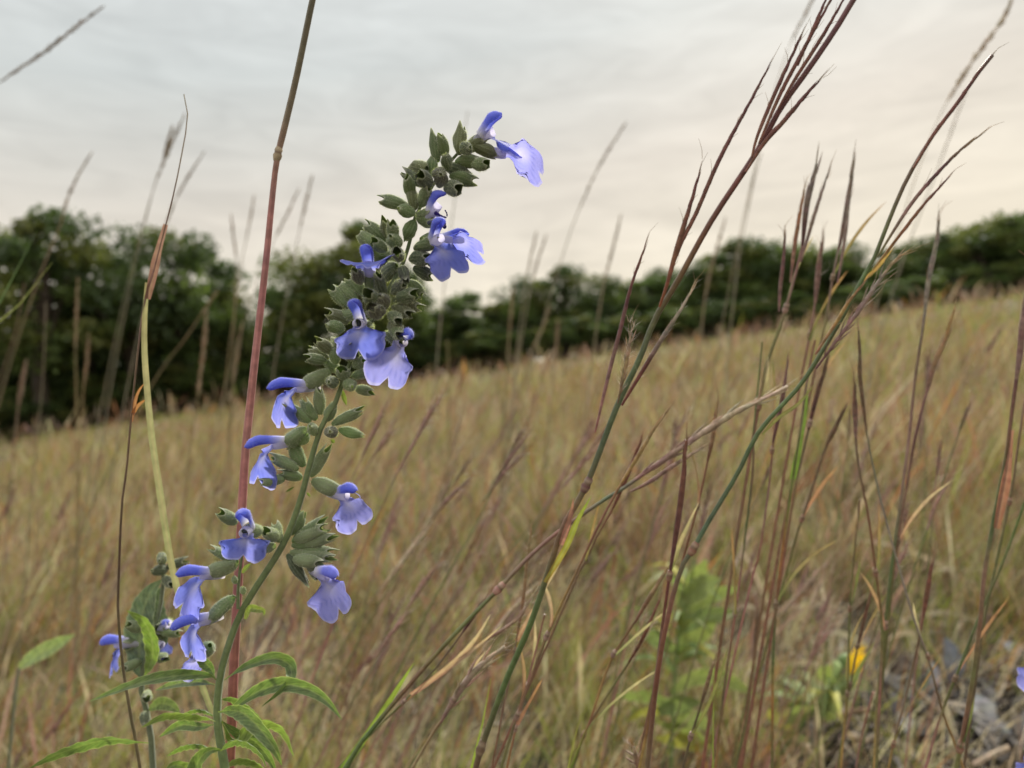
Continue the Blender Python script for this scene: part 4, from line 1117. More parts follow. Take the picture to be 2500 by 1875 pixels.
# fresh green blades low at the centre
for lab, pp, w_, c_ in [('wide bright green grass blade at the bottom edge, centre', [(1199, 1655), (1190, 1720), (1173, 1783), (1150, 1875)], 26, YGREEN),
                        ('thin yellow-green blade right of the wide bright green blade', [(1420, 1740), (1405, 1800), (1385, 1880)], 20, (0.22, 0.24, .05)),
                        ('bright green blade rising at the foot of the dark brown bottom stalk', [(1745, 1600), (1742, 1700), (1740, 1880)], 14, (.18, .24, .05)),
                        ('dark green blade at far left crossing the trees', [(92, 560), (60, 620), (30, 680), (-5, 745)], 16, (0.06, 0.11, 0.05)),
                        ('pale olive blade with a bent tip at far left before the trees', [(128, 640), (105, 690), (60, 735), (-5, 785)], 15, (0.22, 0.24, 0.10))]:
    random.seed(int(pp[0][0]))
    d_ = .33 if pp[0][0] > 200 else .5
    pv = to_ground([P(u, v, d_) for u, v in pp])
    root = thing('grass_shoot', lab, 'grass blade', pv[-1].copy())
    blade(root, [(0, 0, q) for q in pv], w_, c_, d_, col2=lerp(c_, GREEN, .6))

# ------------------------------------------------------------------ blurred stalks further off, each measured on the photo
BL = [
    ('blurred tan spike slanting across the sky at the top left corner', [(250, 18), (190, 62), (110, 125), (0, 200), (-80, 260)], 12, TAN, .55, (4, 30, (0.20, 0.14, 0.09))),
    ('faint tan spike above the left trees, bent to the right', [(222, 376), (190, 430), (165, 485), (148, 548), (110, 640), (80, 720)], 13, (0.32, .22, .14), .8, (4, 22, (.32, .25, .17))),
    ('left plume of the grey pair beside the thin brown stalk', [(420, 312), (405, 370), (397, 401), (372, 470), (346, 561)], 10, GREY, .75, (3, 26, (.24, .20, .16))),
    ('right plume of the grey pair beside the thin brown stalk', [(449, 285), (425, 335), (400, 395), (380, 443), (355, 540)], 10, GREY, .78, (4, 26, (.24, .21, .17))),
    ('faint grey plume just right of the thin brown stalk', [(497, 374), (460, 430), (430, 485), (405, 548), (380, 640)], 11, GREY, .8, (4, 22, (.30, .26, .21))),
    ('thin faint stalk in the sky gap left of the tall pink stem', [(620, 480), (612, 530), (600, 590), (588, 650), (575, 740)], 10, TAN, 1.0, (3, 18, (.34, .26, .19))),
    ('short faint stalk at the edge of the left trees', [(565, 530), (570, 580), (578, 633), (575, 720)], 12, (.25, .16, .1), 1.0, (3, 20, (.3, .2, .14))),
    ('faint plume slanting right of the tall pink stem', [(728, 465), (700, 525), (671, 582), (640, 660)], 10, GREY, 1.0, (3, 20, (.34, .28, .23))),
    ('taller faint plume right of the tall pink stem', [(762, 430), (748, 490), (732, 560), (715, 640)], 11, GREY, 1.0, (3, 22, (.34, .28, .22))),
    ('thick golden spike before the dark left trees', [(503, 775), (498, 840), (492, 890), (482, 970), (470, 1060)], 16, (.30, .18, .10), .7, (4, 34, (.34, .22, .12))),
    ('tan stalk slanting up right across the left trees', [(527, 716), (490, 770), (450, 830), (404, 888), (360, 960)], 14, (.28, .21, .09), .7, (2, 20, (.30, .22, .10))),
    ('upright tan stalk at far left before the trees', [(190, 685), (187, 760), (184, 853), (186, 940)], 15, (.30, .21, .09), .8, (3, 22, (.34, .23, .10))),
    ('second upright tan stalk, lower, before the left trees', [(216, 820), (212, 880), (204, 945), (200, 1030)], 14, (.30, .18, .08), .8, (3, 22, (.34, .2, .09))),
    ('tan stalk left of the tall pink stem before the trees', [(590, 795), (580, 860), (568, 940), (562, 1010)], 14, (.3, .2, .11), .8, (3, 24, (.32, .22, .13))),
    ('reddish plume at the far left above the meadow edge', [(62, 890), (55, 930), (45, 990), (38, 1060)], 14, MAUVE, 1.1, (3, 30, (.26, .13, .10))),
    ('slim grey stem rising in front of the far left trees', [(112, 740), (108, 850), (102, 960), (90, 1080)], 12, (.2, .17, .13), .8, None),
    ('reddish stem rising in front of the far left trees', [(60, 690), (40, 800), (15, 880), (-10, 960)], 13, (.2, .12, .08), .8, None),
    ('tan spike in the sky at the top edge, left of the leaning stalk', [(2000, -30), (1984, 0), (1955, 55), (1930, 105), (1895, 210), (1865, 320)], 9, (.34, .27, .18), .6, (4, 24, (.32, .24, .14))),
    ('golden feathery plume at the top right corner', [(2475, -15), (2450, 45), (2415, 95), (2380, 140), (2345, 195), (2312, 248), (2270, 340), (2230, 450)], 9, (.36, .27, .15), .55, (6, 40, (.38, .26, .11))),
    ('faint grey stem in the sky right of the leaning bluestem stalks', [(2360, 220), (2330, 300), (2290, 410), (2223, 583), (2190, 680)], 12, GREY, .9, (3, 16, (.4, .36, .3))),
    ('faint pale stem in the sky between the two leaning bluestems', [(1858, 375), (1840, 440), (1820, 540), (1807, 606), (1795, 700)], 13, (.4, .36, .28), .9, (3, 18, (.42, .37, .29))),
    ('blurred grey plume in open sky right of the sage', [(1528, 300), (1490, 360), (1450, 430), (1410, 520), (1385, 590)], 10, (.35, .3, .24), .9, (4, 24, (.32, .27, .21))),
    ('blurred tan plume above the middle of the tree line', [(1515, 530), (1503, 580), (1490, 630), (1475, 690), (1460, 780)], 14, (.36, .29, .2), .9, (4, 24, (.34, .27, .18))),
    ('pale stalk over the hill trees left of the purple forked spikes', [(1772, 530), (1755, 590), (1735, 660), (1721, 730), (1710, 830)], 15, (.36, .28, .18), .9, (4, 26, (.36, .28, .18))),
    ('left stalk of the faint pair in the sky right of the sage', [(1308, 572), (1298, 620), (1285, 680), (1272, 780)], 12, (.38, .32, .26), 1.1, (3, 22, (.38, .32, .25))),
    ('right stalk of the faint pair in the sky right of the sage', [(1332, 580), (1315, 630), (1298, 690), (1280, 790)], 12, (.38, .32, .26), 1.1, (3, 22, (.38, .32, .25))),
    ('tan stalk standing before the trees right of the sage', [(1252, 705), (1248, 760), (1243, 820), (1238, 900)], 18, (.24, .2, .09), 1.1, (3, 26, (.28, .22, .11))),
    ('tan stalk leaning before the trees right of the sage', [(1340, 758), (1325, 800), (1298, 856), (1280, 920)], 16, (.32, .25, .13), 1.1, (3, 26, (.34, .26, .14))),
    ('short pale stalk between the leaning tan stalk and the bluestem', [(1362, 790), (1360, 820), (1357, 870), (1350, 930)], 16, (.33, .24, .15), 1.1, (3, 26, (.34, .25, .16))),
    ('yellow-green stalk before the dark shrubs right of the sage', [(1092, 830), (1094, 870), (1096, 930), (1096, 990)], 15, (.22, .2, .07), 1.0, None),
    ('orange flagged stalk at the meadow edge right of the sage', [(1130, 915), (1126, 935), (1118, 960), (1112, 1000)], 14, (.5, .22, .08), 1.2, (3, 22, (.5, .22, .08))),
    ('blurred purple stem slanting across the meadow at centre', [(1115, 1130), (1085, 1200), (1060, 1259), (998, 1377), (937, 1486), (867, 1652)], 17, (.22, .10, .09), .62, (3, 34, (.28, .15, .14))),
    ('second blurred mauve stem slanting behind the purple one', [(1262, 990), (1215, 1080), (1160, 1150), (1100, 1240), (1040, 1330)], 14, (.27, .17, .14), .75, (3, 30, (.30, .19, .17))),
    ('tall faint stalk just left of the sage tip in the sky', [(1142, 270), (1136, 310), (1130, 350), (1118, 430)], 10, (.4, .36, .3), .9, None),
]
for i, (lab, pp, w_, c_, d_, pl) in enumerate(BL):
    random.seed(2000 + i)
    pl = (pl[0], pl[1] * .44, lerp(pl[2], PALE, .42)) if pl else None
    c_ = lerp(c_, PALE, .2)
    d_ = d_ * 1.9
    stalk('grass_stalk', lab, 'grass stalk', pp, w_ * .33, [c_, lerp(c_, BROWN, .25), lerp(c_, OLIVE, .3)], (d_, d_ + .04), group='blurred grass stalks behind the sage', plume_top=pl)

# ------------------------------------------------------------------ ground
nx, ny = 220, 220
xs = np.sign(np.linspace(-1, 1, nx)) * np.abs(np.linspace(-1, 1, nx)) ** 2.6 * 260
ys = np.concatenate([np.linspace(-12, 8, 100), 8 + np.linspace(0, 1, ny - 99)[1:] ** 2 * 320])
X, Y = np.meshgrid(xs, ys)
Z = gz_np(X, Y)
vv = np.stack([X, Y, Z], -1).reshape(-1, 3)
idx = np.arange(nx * ny).reshape(ny, nx)
ff = np.stack([idx[:-1, :-1], idx[:-1, 1:], idx[1:, 1:], idx[1:, :-1]], -1).reshape(-1, 4)
me = bpy.data.meshes.new('ground')
me.from_pydata(vv.tolist(), [], ff.tolist())
me.polygons.foreach_set('use_smooth', [True] * len(me.polygons))
me.materials.append(mg)
g = bpy.data.objects.new('ground', me)
COL.objects.link(g)
g['kind'] = 'structure'


# ------------------------------------------------------------------ meadow grass (nobody could count it)
def fast_mesh(name, v, quads, tris, col, mat):
    me = bpy.data.meshes.new(name)
    nq, ntr = len(quads), len(tris)
    me.vertices.add(len(v)); me.vertices.foreach_set('co', v.astype(np.float32).ravel())
    loops = np.concatenate([quads.ravel(), tris.ravel()]).astype(np.int32)
    me.loops.add(len(loops)); me.loops.foreach_set('vertex_index', loops)
    me.polygons.add(nq + ntr)
    st = np.concatenate([np.arange(nq) * 4, nq * 4 + np.arange(ntr) * 3]).astype(np.int32)
    me.polygons.foreach_set('loop_start', st)
    me.update(calc_edges=True)
    a = me.color_attributes.new('Col', 'FLOAT_COLOR', 'POINT')
    c4 = np.ones((len(v), 4), np.float32); c4[:, :3] = col
    a.data.foreach_set('color', c4.ravel())
    me.materials.append(mat)
    me.validate()
    return me


PAL = np.array([(0.375, 0.295, 0.17), (0.28, 0.14, 0.095), (0.185, 0.21, 0.075), (0.30, 0.335, 0.08), (0.56, 0.49, 0.35), (0.44, 0.21, 0.07), (0.13, 0.09, 0.065), (0.33, 0.21, 0.175)])


def vnoise(x, y, s):
    return (np.sin(x * s * 1.7 + 1.3 * np.sin(y * s * 1.1)) + np.sin(y * s * 2.1 + 0.7 + 1.1 * np.sin(x * s * .8)) + np.sin((x + y) * s * 1.3 + 2.1)) / 3


def blades_np(n, ymin, ymax, power, hmin, hmax, wmin, wmax, lean, weights_fn, keep=None, spread=0.80, WW=(1.0, .9, .6), dmax=.8, clump=True):
    u = rng.random(n)
    y = (ymin ** power + u * (ymax ** power - ymin ** power)) ** (1 / power)
    x = (rng.random(n) * 2 - 1) * (spread * y + 0.5)
    if keep is not None:
        m = keep(x, y)
        x, y = x[m], y[m]
        n = len(x)
    # tufts: pull bases towards clump centres
    x += 0.03 * np.sin(x * 31) ; y += 0.03 * np.sin(y * 29)
    if clump:
        kk = rng.random(n) < .10 + 1.45 * (vnoise(x * 1.7 + 3, y * 1.7, np.where(y < 6, 3.4, 1.2)) + .42)
        x, y = x[kk], y[kk]; n = len(x)
    z = gz_np(x, y) - 0.01
    h = rng.uniform(hmin, hmax, n) * (0.74 + 0.42 * vnoise(x, y, 1.4))
    h = np.maximum(h, hmin * .5)
    w = rng.uniform(wmin, wmax, n)
    la = rng.normal(lean * .55, 0.40, n); lb = rng.normal(0.02, 0.36, n)
    droop = rng.random(n) ** 3 * dmax
    yaw = rng.uniform(0, math.pi, n)
    wx, wy = np.cos(yaw) * w, np.sin(yaw) * w * .6
    S = np.array([0, .38, .72, 1.0])
    V = np.zeros((n, 7, 3))
    for k, s_ in enumerate(S):
        px = x + la * h * s_ ** 1.5; py = y + lb * h * s_ ** 1.5
        pz = z + h * (s_ - droop * s_ ** 3)
        if k < 3:
            for q, sg in ((0, -1), (1, 1)):
                V[:, 2 * k + q, 0] = px + sg * wx * WW[k]; V[:, 2 * k + q, 1] = py + sg * wy * WW[k]; V[:, 2 * k + q, 2] = pz
        else:
            V[:, 6, 0] = px; V[:, 6, 1] = py; V[:, 6, 2] = pz
    p = weights_fn(x, y)
    cum = np.cumsum(p, 1); cum /= cum[:, -1:]
    ci = (rng.random((n, 1)) > cum).sum(1).clip(0, len(PAL) - 1)
    c = PAL[ci] * rng.uniform(.7, 1.25, (n, 1)) * rng.uniform(.92, 1.08, (n, 3))
    cc = np.repeat(c[:, None, :], 7, 1)
    o = np.arange(n)[:, None] * 7
    quads = np.concatenate([o + np.array([0, 1, 3, 2]), o + np.array([2, 3, 5, 4])], 0)
    tris = o + np.array([4, 5, 6])
    return V.reshape(-1, 3), quads, tris, cc.reshape(-1, 3)


def w_near(x, y):
    n1_ = vnoise(x, y, 7.0)[:, None]; n2_ = vnoise(x + 9, y - 4, 5.0)[:, None]; n3_ = vnoise(x - 5, y + 2, 3.1)[:, None]
    base = np.array([[.9, .30, 1.1, 1.0, 1.05, .16, .32, .34]])
    g_ = np.array([[.0, .0, 2.6, 2.8, .0, .1, .1, 0]])
    r_ = np.array([[.1, 3.2, .0, .0, .0, .7, 1.3, 2.2]])
    s_ = np.array([[1.4, .0, .0, .2, 1.8, .1, .0, .0]])
    return base + g_ * np.clip(n1_ * 1.6, 0, 1) + r_ * np.clip(-n2_ * 1.6, 0, 1) + s_ * np.clip(n3_ * 1.5, 0, 1)


def w_far(x, y):
    n1_ = vnoise(x, y, 1.1)[:, None]; n2_ = vnoise(x + 9, y - 4, .55)[:, None]
    base = np.array([[.9, .27, 1.2, 1.1, .85, .12, .26, .34]])
    g_ = np.array([[.1, .0, 1.8, 2.4, .1, .0, .1, 0]])
    far = np.clip((y - 11)[:, None] / 16, 0, 1)
    right = np.clip(x[:, None] / y[:, None] * 1.6, 0, 1)
    r_ = np.array([[.3, 2.3, .0, .0, .2, .25, .5, 1.7]])
    return base + g_ * (np.clip(n1_ * 1.3, 0, 1) + 1.6 * far + .7 * right) + r_ * np.clip(-n2_ * 1.5 + .15, 0, 1) * (1 - .75 * far) * (1 - .4 * right)


def not_litter(x, y):
    """the bare patch of dead leaves at the lower right stays thin"""
    bare = ((x - .64) / .30) ** 2 + ((y - 1.04) / .25) ** 2 < 1
    return (~bare) | (rng.random(len(x)) < .22)


def w_green(x, y):
    return np.tile(np.array([[0, 0, .8, 2.0, .1, .08, 0, 0.]]), (len(x), 1))


def w_straw(x, y):
    return np.tile(np.array([[.6, 0, 0, 0, 2.0, .2, .2, .1]]), (len(x), 1))


def w_head(x, y):
    n2_ = vnoise(x + 9, y - 4, .5)[:, None]
    return np.array([[1.0, 1.0, .1, .1, .8, .15, .5, 1.6]]) + np.array([[.0, 1.2, 0, 0, 0, .2, .2, 1.6]]) * np.clip(-n2_, 0, 1)


parts = [blades_np(48000, .72, 2.2, 1.2, .07, .33, .0006, .0015, .34, w_near, not_litter, .80),
         blades_np(10000, .8, 3.2, 1.2, .06, .24, .0016, .0036, .30, w_green, not_litter, .80, dmax=1.0),
         blades_np(13000, .75, 3.0, 1.2, .07, .28, .0009, .0025, .95, w_straw, None, .80, dmax=1.7, clump=False),
         blades_np(5200, 1.1, 5.5, 1.2, .28, .50, .0012, .0026, .42, w_head, not_litter, .78, WW=(.35, .4, 1.5), dmax=.2, clump=False),
         blades_np(52000, 1.9, 6.0, 1.2, .17, .46, .0012, .0028, .30, w_near, None, .78),
         blades_np(8000, 5.0, 16.0, 1.2, .32, .58, .003, .006, .40, w_head, None, .78, WW=(.35, .4, 1.5), dmax=.2),
         blades_np(80000, 5.5, 15.0, 1.3, .16, .46, .0022, .0046, .32, w_far, None, .76),
         blades_np(4200, 15.0, 36.5, 1.6, .45, 1.05, .010, .020, .35, w_head, None, .80, WW=(.35, .4, 1.5), dmax=.2),
         blades_np(90000, 14.0, 40.0, 1.3, .14, .38, .005, .010, .32, w_far, None, .80)]
vs, qs, ts, cs_ = [], [], [], []
o_ = 0
for v_, q_, t_, c_ in parts:
    vs.append(v_); qs.append(q_ + o_); ts.append(t_ + o_); cs_.append(c_); o_ += len(v_)
me = fast_mesh('grass', np.concatenate(vs), np.concatenate(qs), np.concatenate(ts), np.concatenate(cs_), M_MEADOW)
gr = bpy.data.objects.new('grass', me)
COL.objects.link(gr)
gr['kind'] = 'stuff'
gr['label'] = 'dry autumn meadow grass covering the hillside'

# dead leaf crumbs and straw lying on the soil
n = 3900
y = .75 + rng.random(n) ** 1.4 * 2.6; x = (rng.random(n) * 2 - 1) * (.75 * y + .3)
m_ = np.arange(n) < 1500
x[m_] = .64 + rng.normal(0, .15, 1500); y[m_] = np.maximum(.72, 1.03 + rng.normal(0, .12, 1500))
z = gz_np(x, y) + rng.uniform(.002, .02, n)
V = np.zeros((n, 4, 3))
a = rng.uniform(0, 6.28, n); l = rng.uniform(.006, .028, n); l = np.where(m_, l * rng.uniform(.8, 2.6, n), l); wd_ = l * np.where(m_, rng.uniform(.05, .17, n), rng.uniform(.08, .34, n))
lift = np.where(m_, rng.uniform(-.004, .035, n) * rng.random(n), 0)
for k, (sl, sw) in enumerate(((-1, 0), (0, -1), (1, 0), (0, 1))):
    V[:, k, 0] = x + np.cos(a) * l * sl - np.sin(a) * wd_ * sw
    V[:, k, 1] = y + np.sin(a) * l * sl + np.cos(a) * wd_ * sw
    V[:, k, 2] = z + rng.uniform(-.006, .012, n) * (1 if sw == 0 else .5) + (lift if sl >= 0 else 0)
LP = np.array([(0.115, 0.105, 0.095), (0.10, 0.08, 0.06), (0.25, 0.21, 0.16), (0.05, 0.04, 0.032), (0.09, 0.082, 0.075)])
cc = np.repeat((LP[rng.integers(0, 5, n)] * rng.uniform(.7, 1.2, (n, 1)))[:, None], 4, 1).reshape(-1, 3)
q = np.arange(n * 4).reshape(n, 4)
me = fast_mesh('leaf_litter', V.reshape(-1, 3), q, np.zeros((0, 3), int), cc, M_DEAD)
ll = bpy.data.objects.new('leaf_litter', me)
COL.objects.link(ll)
ll['kind'] = 'stuff'
ll['label'] = 'crumbs of dead leaves and straw on the soil'

# ------------------------------------------------------------------ loose meadow stalks that can be counted
protos = []
for k in range(7):
    random.seed(3000 + k)
    h = random.uniform(.34, .50)
    lean = random.uniform(.08, .2)
    col = [(.30, .17, .11), (.34, .24, .13), (.26, .12, .10), (.22, .18, .08), (.36, .27, .17), (.30, .15, .08), (.22, .11, .09)][k]
    hd = [(.34, .23, .17), (.42, .31, .19), (.30, .16, .14), (.36, .26, .15), (.5, .4, .3), (.36, .2, .11), (.3, .18, .15)][k]
    pth, pr = spline([Vector((0, 0, -.02)), Vector((lean * .12 * h, 0, h * .4)), Vector((lean * h, .01, h))], 12)
    m1 = MB(); m1.tube(pth, [.0014 - .0007 * t_ for t_ in pr], [jit(lerp(OLIVE, col, min(1, .3 + t_)), .15) for t_ in pr], 5)
    m2 = MB()
    p0 = pth[-1]; dr = (pth[-1] - pth[-3]).normalized()
    L = random.uniform(.05, .09)
    for i in range(34):
        s_ = i / 34
        b_ = p0 + dr * L * s_ - dr * .01
        o2 = Quaternion(dr, random.uniform(0, 6.28)) @ dr.orthogonal().normalized()
        e_ = b_ + dr * .016 + o2 * random.uniform(.001, .005) * (1.1 - s_)
        c = jit(hd, .3)
        m2.tube([b_, b_.lerp(e_, .5) + o2 * .0008, e_], [.0006, .0015, .0002], [c] * 3, 4, cap=False)
    m3 = MB()
    q0 = pth[4]
    a_ = random.choice((-1, 1))
    lp, lr = spline([q0, q0 + Vector((a_ * .03, .01, .06)), q0 + Vector((a_ * .08, .02, .085)), q0 + Vector((a_ * .12, .02, .06))], 10)
    m3.ribbon(lp, [.0022 * (1 - .9 * t_) for t_ in lr], Vector((0, 1, .2)), [jit(lerp(OLIVE, TAN, t_), .15) for t_ in lr], 3, .2)
    protos.append((m1.mesh('culm', M_CULM), m2.mesh('seed_head', M_SEED), m3.mesh('leaf', M_BLADE)))
KINDS = ['rust stemmed grass stalk with a slim head among the blurred meadow', 'tan grass stalk with a straw coloured head in the blurred meadow', 'mauve grass stalk with a dusky head in the blurred meadow',
         'olive stemmed grass stalk with a tan head in the blurred meadow', 'pale straw stalk with a whitish head in the blurred meadow', 'orange-brown grass stalk in the blurred meadow', 'dark purplish grass stalk in the blurred meadow']
random.seed(3100)
for i in range(290):
    k = i % 7
    while True:
        y = .95 + 5.0 * random.random() ** 1.6
        x = random.uniform(-.78, .76) * y
        if ((x - .64) / .3) ** 2 + ((y - 1.04) / .26) ** 2 > 1:
            break
    lab = KINDS[k]
    r_ = thing('meadow_stalk', lab, 'grass stalk', (x, y, gz(x, y)), 'loose stalks in the blurred meadow: ' + lab.split(' grass')[0])
    r_.rotation_euler = (random.uniform(-.12, .12), random.uniform(.05, .55), random.uniform(-.5, .5))
    s_ = random.uniform(.75, 1.25) * (1.0 if y > 1.5 else .85)
    r_.scale = (s_, s_, s_)
    for nm, me_ in zip(('culm', 'seed_head', 'leaf'), protos[k]):
        o = bpy.data.objects.new(nm, me_)
        COL.objects.link(o)
        o.parent = r_

# ------------------------------------------------------------------ leafy goldaster plants, lower right
c7 = crop(1550, 1150, 2.288)
def leafy(label, stem, leaves, d, head=None, w=30, cat='wildflower', name='leafy_plant'):
    pts = to_ground([P(*c7(*p), d) for p in stem])
    root = thing(name, label, cat, pts[-1].copy())
    pth, pr = spline(pts, 30)
    s = d / FPX
    mb = MB(); mb.tube(pth, [5.0 * s * (.6 + .6 * t_) for t_ in pr], [jit((.16, .24, .07), .1) for _ in pr], 8)
    mb.build('stem', M_STEM, root, root.location)
    for i, lf in enumerate(leaves):
        pq, col = lf[0], lf[1]
        q = [c7(*p) for p in pq]
        if len(q) == 2:
            q = [q[0], ((q[0][0] + q[1][0]) / 2, (q[0][1] + q[1][1]) / 2 - 8), q[1]]
        sage_leaf(root, q, d, w * random.uniform(.40, .58), random.uniform(.05, .5), col, .25, dz=[random.uniform(-.022, .022) * k for k in range(len(q))], petiole=False, mat=M_LEAFY)
    for i in range(20):
        h_ = random.uniform(.25, .95)
        j_ = int(h_ * 14)
        p_ = pth[j_]
        a_ = random.uniform(0, 6.28)
        L_ = random.uniform(.04, .095)
        e_ = p_ + Vector((math.cos(a_) * L_, math.sin(a_) * L_, random.uniform(-.01, .03)))
        mb = MB()
        lp_, lr_ = spline([p_, p_.lerp(e_, .5) + Vector((0, 0, .015)), e_], 14)
        cl_ = jit(random.choice((G1, G2, G2, G3)), .15)
        mb.ribbon(lp_, [.0075 * ramp([(0, .25), (.4, 1), (1, .05)], t_) for t_ in lr_], Vector((-math.sin(a_), math.cos(a_), random.uniform(-.4, .4))), [jit(cl_, .1) for _ in lr_], 7, .3, veins=True)
        mb.build('leaf', M_LEAFY, root, root.location)
    return root, s


random.seed(4000)
G1 = (.26, .31, .12); G2 = (.19, .25, .10); G3 = (.40, .38, .09)
leafy('bright green leafy plant without flowers low at right, behind the red stalks', [(335, 500), (300, 650), (255, 850), (235, 1000), (215, 1250), (210, 1450)],
      [(((260, 780), (330, 640), (400, 490)), G1), (((250, 760), (265, 640), (275, 530)), G1), (((270, 720), (380, 640), (475, 600)), G1), (((250, 860), (380, 720), (590, 650)), G1),
       (((240, 900), (380, 820), (570, 790)), G2), (((230, 1020), (330, 920), (460, 830)), G1), (((225, 1010), (120, 930), (10, 880)), G2), (((210, 1240), (320, 1160), (480, 1150), (680, 1250)), G1),
       (((130, 1350), (230, 1300), (370, 1285)), G2), (((410, 1550), (300, 1440), (130, 1400)), G1), (((400, 1550), (260, 1500), (110, 1490)), G3), (((210, 1300), (60, 1250), (-120, 1260)), G2),
       (((215, 1350), (60, 1330), (-60, 1400)), G3), (((210, 1420), (330, 1380), (430, 1460)), G1)], .95, w=46)
rootB, sB = leafy('leafy plant with one yellow daisy-like flower facing right', [(1170, 1075), (1120, 1160), (1045, 1285), (965, 1370), (880, 1500)],
                  [(((1000, 1340), (890, 1360), (790, 1410)), G1), (((1040, 1290), (1090, 1285), (1160, 1320)), G2), (((1000, 1340), (930, 1290), (850, 1300)), G1), (((1020, 1310), (1080, 1340), (1110, 1390)), G1),
                   (((1090, 1200), (1060, 1130), (1090, 1080)), G1), (((1130, 1160), (1170, 1200), (1180, 1250)), G2), (((900, 1470), (760, 1480), (620, 1440)), G2), (((900, 1500), (720, 1560), (560, 1560)), G2),
                   (((900, 1480), (960, 1560), (980, 1640)), G2), (((860, 1520), (700, 1620), (560, 1650)), G2), (((880, 1450), (820, 1380), (740, 1330)), G3)], 1.02, w=44)
# flower head: green cup and yellow rays facing right
hp = P(*c7(1195, 1062), 1.02)
axh = V3(.80, .10, -.62).normalized()
mb = MB()
mb.tube([hp - axh * 26 * sB, hp - axh * 14 * sB, hp], [4 * sB, 15 * sB, 19 * sB], [(.14, .22, .07)] * 3, 12)
fh = mb.build('flower_head', M_STEM, rootB, rootB.location)
mb = MB()
random.seed(4100)
for i in range(20):
    a = 2 * math.pi * i / 20 + random.uniform(-.1, .1)
    rad = Quaternion(axh, a) @ axh.orthogonal().normalized()
    dr = (rad * .85 + axh * random.uniform(.25, .75)).normalized()
    L = random.uniform(40, 50) * sB
    b0 = hp + rad * 14 * sB
    pth, pr = spline([b0, b0 + dr * L * .6 + axh * 3 * sB, b0 + dr * L], 7)
    mb.ribbon(pth, [6 * sB * ramp([(0, .4), (.5, 1), (.85, .9), (1, .35)], t_) for t_ in pr], axh.cross(rad), [jit((.92, .64, .03), .1) for _ in pr], 3, .2)
rp = mb.build('ray_petals', M_RAY, fh, rootB.location)
rp.name = 'petal_ring'
mb = MB()
for i in range(70):
    r_ = 15 * sB * math.sqrt(i / 70); a = 2.4 * i
    o1 = axh.orthogonal().normalized()
    p_ = hp + (Quaternion(axh, a) @ o1) * r_
    mb.tube([p_, p_ + axh * 4 * sB, p_ + axh * 7 * sB], [1.6 * sB, 1.8 * sB, .4 * sB], [(.55, .3, .02)] * 3, 5)
mb.build('disc', M_RAY, fh, rootB.location)

# grey-green leaf blurred at far left (its own small plant)
random.seed(4200)
pts = to_ground([P(*c5s(*p), .62) for p in [(120, 690), (100, 760), (90, 860)]])
lp = thing('leafy_plant', 'small plant with one long grey-green leaf, blurred at far left', 'plant', pts[-1].copy())
mb = MB(); mb.tube(pts, [3.5 * .62 / FPX] * len(pts), [(.15, .17, .1)] * len(pts), 6); mb.build('stem', M_STEM, lp, lp.location)
sage_leaf(lp, [c5s(115, 690), c5s(200, 625), c5s(320, 560), c5s(450, 490)], .62, 19, .2, (.20, .24, .16), .2, petiole=False)

# ------------------------------------------------------------------ dead leaves and dry bent blades
DL = [((1440, 1160), (1470, 1010), 52, (.10, .075, .06), 'dark brown upright dead leaf left of the grey pair'), ((1745, 1200), (1735, 930), 42, (.17, .18, .20), 'tall blue-grey dead leaf standing upright in the litter'),
      ((1600, 1250), (1650, 1060), 50, (.34, .34, .35), 'broad pale grey dead leaf left of the tall blue-grey one'), ((1410, 1190), (1440, 1250), 26, (.62, .55, .44), 'small cream dead leaf beside the yellow flower'),
      ((1450, 1420), (1440, 1230), 50, (.15, .14, .15), 'dark grey dead leaf in the middle of the litter'), ((1550, 1530), (1480, 1340), 52, (.27, .26, .26), 'mid grey dead leaf in front of the dark grey one'),
      ((1960, 1440), (1880, 1240), 54, (.33, .33, .34), 'pale grey dead leaf lowest right of the upright one'), ((960, 1400), (1060, 1480), 40, (.42, .40, .38), 'pale grey dead leaf under the leafy plant with the yellow flower'),
      ((840, 1455), (920, 1475), 26, (.42, .38, .30), 'small straw coloured dead leaf near the leafy plants'), ((2060, 1530), (1930, 1390), 56, (.28, .28, .29), 'large grey dead leaf at the right end of the litter'),
      ((1820, 1250), (1960, 1190), 44, (.2, .2, .22), 'slate grey dead leaf right of the upright one'), ((1330, 1480), (1420, 1530), 44, (.22, .2, .19), 'brown-grey dead leaf at the bottom of the litter'),
      ((1660, 1480), (1760, 1420), 46, (.13, .115, .11), 'blackish dead leaf lying at the bottom of the litter'), ((1860, 1560), (1800, 1640), 40, (.19, .17, .16), 'dull dark dead leaf at the bottom right'),
      ((1110, 1000), (1150, 940), 20, (.6, .55, .46), 'tiny whitish dead leaf above the yellow flower'), ((90, 780), (140, 850), 24, (.5, .44, .36), 'pale curled dead leaf left of the green leafy plant'),
      ((2130, 1060), (2060, 950), 40, (.24, .24, .26), 'grey dead leaf at the right edge beneath the red stalk'), ((700, 690), (660, 720), 24, (.5, .45, .38), 'small pale dead leaf above the arching dry blades'),
      ((1680, 1150), (1700, 1020), 34, (.24, .22, .21), 'narrow grey-brown dead leaf tucked behind the upright one')]
